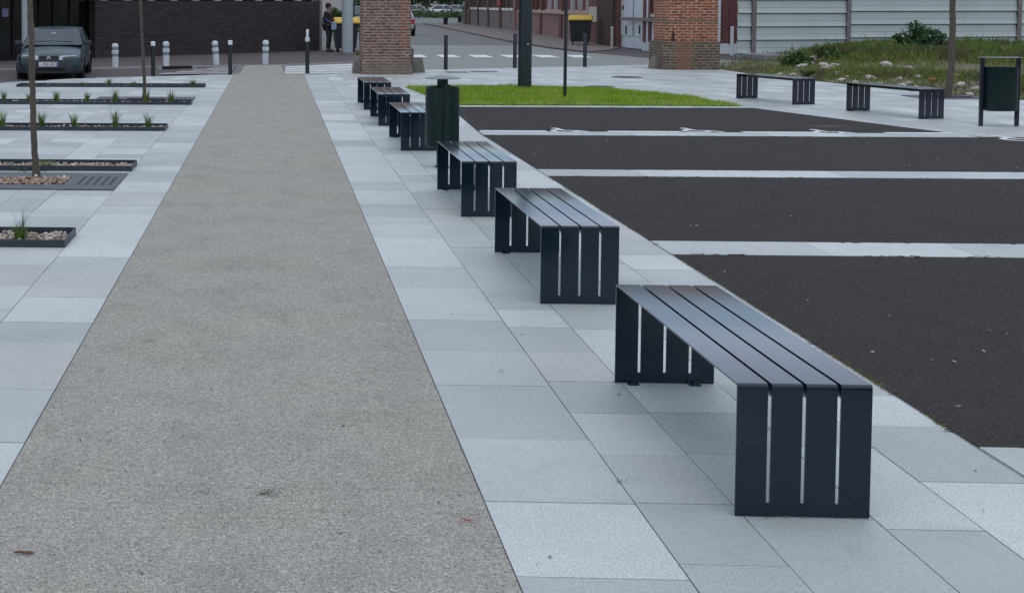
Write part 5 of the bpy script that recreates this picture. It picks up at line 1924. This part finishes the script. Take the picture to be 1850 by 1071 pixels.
# planter tubs and slim gate posts at the street end
for px, Y, lab in [(805, 107, 'small planter tub with green plant on the far kerb'), (830.5, 118, 'small planter tub with green plant against the far factory corner')]:
    p = AtY(px, 40, Y)
    root = empty('planter_tub', (p.x, Y, 0.03), 0, lab, 'planter', 'planter tubs at the street end')
    b = MB(); b.lathe([(0.001, 0.0), (0.16, 0.0), (0.20, 0.55), (0.21, 0.56), (0.18, 0.56), (0.17, 0.5), (0.001, 0.48)], 18); b.build('tub', M['bollard'], root)
    b = MB(); leaves(b, (0, 0, 0.66), (0.24, 0.24, 0.16), 120, 0.06, [(0.09, 0.16, 0.05), (0.12, 0.18, 0.06)], hr); b.build('plant', M['leaf'], root, smooth=0)
p = AtY(836.8, 42, 113.5)
root = empty('street_post', (p.x, 113.5, 0), 0, 'dark post with a white plate at the far factory corner', 'post')
b = MB(); b.cyl(0, 0, 0, 2.6, 0.06, n=12); b.build('shaft', M['bollard_green'], root)
b = MB(); b.box(-0.05, 0.11, -0.09, -0.065, 1.5, 1.95); b.build('plate', M['white'], root, smooth=0)

# =================================================================== METAL FENCE, BANK, WEEDS
F0, F1 = (13.28, 37.25), (25.5, 40.2)
wf = Wall(F0, F1)
fence = empty('metal_fence', (0, 0, 0), 0, 'tall grey green ribbed sheet metal fence on concrete blocks', 'fence')
pitch = 0.386
sp = [0.0, wf.s(1361), wf.s(1532), wf.s(1840), wf.s(1840) + 3.6]
P3 = lambda s, o, z: (wf.a.x + wf.d.x * s + wf.n.x * o, wf.a.y + wf.d.y * s + wf.n.y * o, z)
zoff = [0.0, 0.0, 0.055, 0.06]
for k in range(4):
    s0, s1 = sp[k] + (0.0 if k == 0 else 0.05), sp[k + 1] - 0.05
    b = MB()
    z0 = -0.08
    prof = []
    z = z0 + zoff[k] - 0.01
    while z < 3.3:
        prof += [(z, -0.02), (z + 0.028, -0.07), (z + 0.036, 0.036), (z + 0.07, 0.02), (z + pitch * 0.5, 0.004), (z + pitch * 0.53, 0.012), (z + pitch * 0.56, 0.003), (z + pitch - 0.01, -0.012)]
        z += pitch
    n = len(prof)
    vs_ = [P3(s0, o, zz) for zz, o in prof] + [P3(s1, o, zz) for zz, o in prof]
    vs_ += [P3(s0, o - 0.012, zz) for zz, o in prof] + [P3(s1, o - 0.012, zz) for zz, o in prof]
    fs = [(i, n + i, n + i + 1, i + 1) for i in range(n - 1)] + [(2 * n + i + 1, 3 * n + i + 1, 3 * n + i, 2 * n + i) for i in range(n - 1)]
    b.add(vs_, fs)
    b.build('panel', M['fence'], fence, smooth=20)
for k in (1, 2, 3):
    b = MB()
    s = sp[k]
    def ib(s0, s1, o0, o1, z0=0.2, z1=3.35): wf.box(b, s0, s1, z0, z1, o0, o1)
    ib(s - 0.065, s + 0.065, 0.05, 0.065); ib(s - 0.006, s + 0.006, -0.05, 0.05); ib(s - 0.065, s + 0.065, -0.065, -0.05)
    b.build('post', M['post_rust'], fence, smooth=0)
    b = MB()
    wf.box(b, s - 0.42, s + 0.40, -0.05, 0.34 if k == 1 else 0.52, 0.09, 1.2 if k == 1 else 0.9)
    b.build('base_block', M['conc'], fence, smooth=0, bevel=0.03)

# rough bank of soil
BK = [(12.0, 36.0), (11.9, 32.6), (12.05, 31.2), (12.4, 28.8), (13.0, 25.4), (13.35, 24.3), (14.3, 22.9), (20, 20), (40, 20), (40, 43), (25, 40.3), (13.3, 37.3)]


def bank_z(x, y):
    d = edge_dist(x, y, BK[:8] + [(80, 20), (80, 60), (25, 60), (12, 50)])
    return 0.01 + 0.42 * min(1, d / 4.5) ** 1.1 + 0.07 * noise.noise((x * 0.8, y * 0.8, 3)) * min(1, d / 1.0) + 0.04 * noise.noise((x * 2.5, y * 2.5, 3)) * min(1, d / 0.5)


b = MB()
nx_, ny_ = 90, 70
vi, vs_, fs = {}, [], []
for i in range(nx_ + 1):
    for j in range(ny_ + 1):
        x = 11.7 + 16 * i / nx_; y = 19.5 + 21.0 * j / ny_
        if in_poly(x, y, BK):
            vi[(i, j)] = len(vs_); vs_.append((x, y, bank_z(x, y)))
for i in range(nx_):
    for j in range(ny_):
        q = [(i, j), (i + 1, j), (i + 1, j + 1), (i, j + 1)]
        if all(t in vi for t in q): fs.append(tuple(vi[t] for t in q))
b.add(vs_, fs)
b.poly(BK, 0.006)
tag(b.build('soil_bank', M['soil']), kind='structure')

wr = random.Random(29)
b = MB()
cnt = 0
while cnt < 85000:
    x, y = wr.uniform(11.9, 24), wr.uniform(21, 39.3)
    if not in_poly(x, y, BK) or x > 0.62 * y + 1.2: continue
    if y > 37.3 + (x - 13.3) * 0.24 - 0.3: continue
    d = edge_dist(x, y, BK[:8])
    pat = noise.noise((x * 0.55, y * 0.55, 9)) + 0.5 * noise.noise((x * 1.8, y * 1.8, 4))
    if d < 1.6 and wr.random() > 0.5 + 0.6 * pat: 
        continue
    if 12 < x < 15.2 and y > 34.5 and wr.random() < 0.75: continue
    cnt += 1
    z = bank_z(x, y) - 0.01
    h = wr.uniform(0.05, 0.24) * (0.4 + 0.8 * min(1, d / 2.5)) * (1 + 0.7 * pat)
    if wr.random() < 0.03: h *= 1.5
    a = wr.uniform(0, 6.28); w = wr.uniform(0.003, 0.007)
    dx, dy = math.cos(a) * w, math.sin(a) * w
    lx, ly = wr.gauss(0, 0.3) * h, wr.gauss(0, 0.3) * h
    zone = noise.noise((x * 0.7, y * 0.7, 20))
    belt = max(0, 1 - abs(d - 2.6) / 1.3)
    if zone + 0.42 * belt * (x > 14.2) > 0.24: c = wr.choice([(0.12, 0.105, 0.05), (0.10, 0.075, 0.042), (0.12, 0.13, 0.04), (0.08, 0.10, 0.03)])
    elif wr.random() < 0.06: c = (0.28, 0.25, 0.13)
    elif d < 1.4 and wr.random() < 0.5: c = wr.choice([(0.17, 0.19, 0.045), (0.20, 0.19, 0.07), (0.14, 0.19, 0.035)])
    else: c = wr.choice([(0.11, 0.165, 0.028), (0.155, 0.20, 0.034), (0.075, 0.125, 0.026)])
    f = wr.uniform(0.75, 1.25)
    b.add([(x - dx, y - dy, z), (x + dx, y + dy, z), (x + lx * 0.4 + dx * 0.6, y + ly * 0.4 + dy * 0.6, z + h * 0.6), (x + lx, y + ly, z + h)], [(0, 1, 2, 3)], (c[0] * f, c[1] * f, c[2] * f))
tag(b.build('weeds', M['blade'], smooth=0), kind='stuff')

# bushes on the bank
p = AtY(1662, 70, 35.5)
bushy('bush', (p.x, 35.5, 0.74), (0.86, 0.6, 0.58), 3000, 0.065, [(0.045, 0.10, 0.035), (0.06, 0.13, 0.04), (0.03, 0.065, 0.027)], 'dark green bush against the metal fence behind the right tree', 'bush', seed=9, clumps=40, cs=(0.12, 0.30))
p = AtY(1695, 92, 34.8)
bushy('bush', (p.x, 34.8, 0.50), (0.55, 0.4, 0.32), 1100, 0.07, [(0.028, 0.055, 0.022), (0.035, 0.07, 0.025)], 'low dark bush at the right flank of the bigger bush', 'bush', seed=10, clumps=12)
p = AtY(1440, 110, 33.5)
bushy('bush', (p.x, 33.5, 0.28), (0.40, 0.35, 0.20), 700, 0.05, [(0.05, 0.10, 0.02), (0.04, 0.075, 0.02)], 'low leafy weed clump beside the concrete fence block', 'bush', seed=12, clumps=10)
p = AtY(1506, 92, 34.5)
bushy('bush', (p.x, 34.5, 0.42), (0.55, 0.35, 0.26), 700, 0.05, [(0.055, 0.10, 0.025), (0.04, 0.075, 0.02)], 'leafy weed clump between the two left fence posts', 'bush', seed=13, clumps=10)
p = AtY(1455, 130, 30.3)
bushy('bush', (p.x, 30.3, 0.12), (0.22, 0.2, 0.10), 300, 0.04, [(0.05, 0.095, 0.02), (0.04, 0.075, 0.02)], 'tiny green weed clump before the pale rubble mound', 'bush', seed=14, clumps=6)

rl = 'pale rubble lump lying in the weeds along the edge of the bank'
for px, py, r in [(1476, 121, 0.19), (1500, 133, 0.15), (1508, 137, 0.12), (1432, 134, 0.08), (1553, 138, 0.12), (1600, 133, 0.14), (1585, 136, 0.09), (1668, 126, 0.10), (1702, 124, 0.08), (1640, 151, 0.10), (1655, 156, 0.08), (1735, 158, 0.10), (1765, 162, 0.08), (1625, 147, 0.08), (1660, 148, 0.08), (1715, 147, 0.09), (1530, 140, 0.07), (1410, 131, 0.07), (1690, 160, 0.07), (1745, 148, 0.08), (1461, 124, 0.13), (1488, 127, 0.12), (1448, 127, 0.13), (1505, 129, 0.12), (1520, 143, 0.09), (1545, 146, 0.07), (1570, 143, 0.1), (1612, 140, 0.07), (1630, 154, 0.1), (1648, 161, 0.08), (1672, 163, 0.1), (1700, 166, 0.07), (1590, 149, 0.06), (1604, 152, 0.07), (1420, 136, 0.06), (1400, 134, 0.06), (1752, 168, 0.07), (1728, 150, 0.09), (1762, 150, 0.07), (1640, 137, 0.09)]:
    p = G(px, py, 0.08)
    b = MB()
    stone(b, (0, 0, 0), r * 1.25, wr, None, 0.55)
    o = b.build('rubble', M['rubble'], smooth=30)
    o.location = (p.x, p.y, bank_z(p.x, p.y) + r * 0.3)
    tag(o, rl, 'rubble', 'rubble lumps on the bank')
p = G(1685, 153, 0.06)
b = MB(); stone(b, (0, 0, 0), 0.085, wr)
o = b.build('brick_fragment', M['red_rubble'], smooth=30)
o.location = (p.x, p.y, bank_z(p.x, p.y) + 0.05)
tag(o, 'orange brick fragment in the weeds left of the right tree', 'rubble')

# =================================================================== PERSON


def skin_obj(name, V, E, rad, mat, parent, levels=2):
    me = bpy.data.meshes.new(name)
    me.from_pydata(V, E, [])
    o = bpy.data.objects.new(name, me)
    col.objects.link(o)
    sk = o.modifiers.new("skin", 'SKIN')
    for i, r in enumerate(rad):
        sv = me.skin_vertices[0].data[i]
        sv.radius = (r, r) if not hasattr(r, '__len__') else r
        sv.use_root = (i == 0)
    sb = o.modifiers.new("sub", 'SUBSURF'); sb.levels = levels; sb.render_levels = levels
    sk.use_smooth_shade = True
    baked(o)
    o.data.materials.clear(); o.data.materials.append(mat)
    o.parent = parent
    return o


skin_m = mat_plain("skin", (0.20, 0.115, 0.08), 0.6, 0.1, 12)
jack_m = mat_plain("black_jacket", (0.010, 0.010, 0.014), 0.85, 0.2, 8)
navy_m = mat_plain("navy_sleeve", (0.016, 0.020, 0.085), 0.8, 0.2, 8)
trou_m = mat_plain("dark_trousers", (0.012, 0.012, 0.015), 0.85, 0.2, 8)
hair_m = mat_plain("black_hair", (0.006, 0.005, 0.005), 0.7, 0.2, 20)
pale_m = mat_plain("pale_blue_cloth", (0.26, 0.34, 0.46), 0.8, 0.15, 10)
person = empty('person', (1.98, 46.6, 0), R(62), 'standing person in dark clothes at the corner of the dark building beside the bins', 'person')
# faces local -Y; standing, right arm bent holding a pale cloth
V = [(0, 0.0, 0.95), (0, 0.01, 1.12), (0, 0.015, 1.30), (0, 0.01, 1.44), (0, 0.0, 1.52), (0, -0.012, 1.60), (0, -0.012, 1.69), (0, 0.0, 1.745),
     (0.17, 0.01, 1.42), (0.215, 0.02, 1.27), (0.24, 0.01, 1.13), (0.235, -0.06, 0.98), (0.232, -0.085, 0.90), (0.230, -0.10, 0.845),
     (-0.17, 0.01, 1.42), (-0.22, 0.02, 1.27), (-0.235, 0.0, 1.14), (-0.19, -0.17, 1.07), (-0.165, -0.24, 1.06), (-0.155, -0.295, 1.06),
     (0.09, 0.0, 0.90), (0.10, -0.015, 0.70), (0.105, -0.01, 0.50), (0.105, 0.015, 0.28), (0.105, 0.02, 0.09), (0.11, -0.08, 0.035),
     (-0.09, 0.0, 0.90), (-0.10, -0.04, 0.70), (-0.105, -0.06, 0.50), (-0.105, -0.03, 0.28), (-0.105, -0.02, 0.09), (-0.11, -0.12, 0.035)]
Eg = [(0, 1), (1, 2), (2, 3), (3, 4), (4, 5), (5, 6), (6, 7), (3, 8), (8, 9), (9, 10), (10, 11), (11, 12), (12, 13), (3, 14), (14, 15), (15, 16), (16, 17), (17, 18), (18, 19),
      (0, 20), (20, 21), (21, 22), (22, 23), (23, 24), (24, 25), (0, 26), (26, 27), (27, 28), (28, 29), (29, 30), (30, 31)]
rad = [(0.15, 0.11), (0.135, 0.10), (0.155, 0.11), (0.12, 0.09), 0.056, (0.075, 0.09), (0.08, 0.095), (0.055, 0.065),
       0.062, 0.052, 0.045, 0.038, 0.028, 0.032, 0.062, 0.052, 0.045, 0.038, 0.028, 0.032,
       0.088, 0.08, 0.06, 0.052, 0.042, 0.034, 0.088, 0.08, 0.06, 0.052, 0.042, 0.034]
# five fingers and a thumb side on each hand
for wr_i, dirv, side in ((13, Vector((0, -0.25, -1)).normalized(), Vector((0, 1, -0.25)).normalized()), (19, Vector((0.15, -1, -0.1)).normalized(), Vector((0, -0.1, 1)).normalized())):
    base = Vector(V[wr_i])
    for q, (off, ln) in enumerate([(-0.027, 0.062), (-0.009, 0.078), (0.009, 0.074), (0.027, 0.058)]):
        i0 = len(V)
        a = base + side * off + dirv * 0.03
        m_ = a + dirv * ln * 0.55
        e = m_ + (dirv * 0.7 + Vector((-0.5, 0, 0)) * (1 if wr_i == 13 else -1)).normalized() * ln * 0.5
        V += [tuple(a), tuple(m_), tuple(e)]
        Eg += [(wr_i, i0), (i0, i0 + 1), (i0 + 1, i0 + 2)]
        rad += [0.011, 0.009, 0.008]
    i0 = len(V)
    a = base - side * 0.034 - dirv * 0.005
    e = a + (dirv - side * 0.8).normalized() * 0.05
    V += [tuple(a), tuple(e)]
    Eg += [(wr_i, i0), (i0, i0 + 1)]
    rad += [0.013, 0.009]
skin_obj('body', V, Eg, rad, skin_m, person)


def sub_skin(name, ids, mat, grow, extra=None, clip=None):
    mp = {i: k for k, i in enumerate(ids)}
    v = [V[i] for i in ids]
    e = [(mp[a], mp[c]) for a, c in Eg if a in mp and c in mp]
    r = []
    for i in ids:
        x = rad[i]
        r.append(tuple(q + grow for q in x) if hasattr(x, '__len__') else x + grow)
    return skin_obj(name, v, e, r, mat, person)


sub_skin('jacket', [0, 1, 2, 3, 8, 9, 10, 11, 14, 15, 16], jack_m, 0.022)
sub_skin('sleeve', [15, 16, 17], navy_m, 0.03)
sub_skin('trousers', [0, 20, 21, 22, 23, 24, 26, 27, 28, 29, 30], trou_m, 0.016)
for a, c in ((24, 25), (30, 31)):
    b = MB()
    p0, p1 = Vector(V[a]), Vector(V[c])
    b.M = Matrix.Translation(((p0.x + p1.x) / 2, (p0.y + p1.y) / 2 - 0.02, 0))
    b.lathe([(0.05, 0.0), (0.056, 0.02), (0.05, 0.06), (0.036, 0.09), (0.001, 0.10)], 16, sx=0.95, sy=2.4)
    b.build('shoe', M['rubber'], person)
b = MB()
n = 18
for ring_, (zz, rx, ry, oy) in enumerate([(0, 0, 0, 0)]): pass
prof = [(0.092, 1.60), (0.101, 1.66), (0.098, 1.72), (0.078, 1.765), (0.04, 1.785), (0.001, 1.79)]
vs_, fs = [], []
for r, z in prof:
    for k in range(n):
        t = 2 * PI * k / n
        y = r * 1.12 * math.sin(t) + 0.006
        zz = z + (0.055 * max(0, -math.sin(t)) if z < 1.70 else 0)
        vs_.append((r * 0.92 * math.cos(t), y, zz))
for i in range(len(prof) - 1):
    for k in range(n):
        k2 = (k + 1) % n
        fs.append((i * n + k, i * n + k2, (i + 1) * n + k2, (i + 1) * n + k))
b.add(vs_, fs)
b.build('hair', hair_m, person, smooth=80)
fm = MB()
fm.add([(-0.012, -0.100, 1.645), (0.012, -0.100, 1.645), (0.0, -0.128, 1.638), (0.0, -0.100, 1.685)], [(0, 1, 2), (1, 3, 2), (3, 0, 2)])
fm.build('nose', skin_m, person, smooth=60)
for s in (-1, 1):
    e = MB(); e.M = Matrix.Translation((s * 0.031, -0.098, 1.675)); e.lathe([(0.001, -0.006), (0.009, 0), (0.001, 0.006)], 8); e.build('eye', hair_m, person)
    e = MB(); e.M = Matrix.Translation((s * 0.083, 0.0, 1.655)); e.lathe([(0.001, -0.03), (0.013, -0.015), (0.015, 0.01), (0.001, 0.03)], 8, sx=0.6); e.build('ear', skin_m, person)
mt_ = MB(); mt_.box(-0.022, 0.022, -0.1, -0.094, 1.603, 1.609); mt_.build('mouth', mat_plain("lips", (0.14, 0.06, 0.05), 0.6), person, smooth=0)
# folded pale cloth bag held in the bent hand
b = MB()
vs_, fs = [], []
for i in range(7):
    t = i / 6
    w = 0.07 + 0.05 * math.sin(PI * t)
    z = 1.10 - 0.30 * t
    for x, y in ((-w, -0.03), (w, -0.035), (w, 0.035), (-w, 0.03)):
        vs_.append((-0.17 + y, -0.30 + x * (0.6 + 0.4 * t), z))
for i in range(6):
    for k in range(4):
        fs.append((4 * i + k, 4 * i + (k + 1) % 4, 4 * i + 4 + (k + 1) % 4, 4 * i + 4 + k))
fs += [(3, 2, 1, 0), (24, 25, 26, 27)]
b.add(vs_, fs)
o = b.build('cloth_bag', pale_m, None, smooth=60, bevel=0.01)
o.matrix_world = Matrix.Translation(person.location) @ Matrix.Rotation(R(62), 4, 'Z')
tag(o, 'pale blue cloth bag held by the person beside the bins', 'bag')
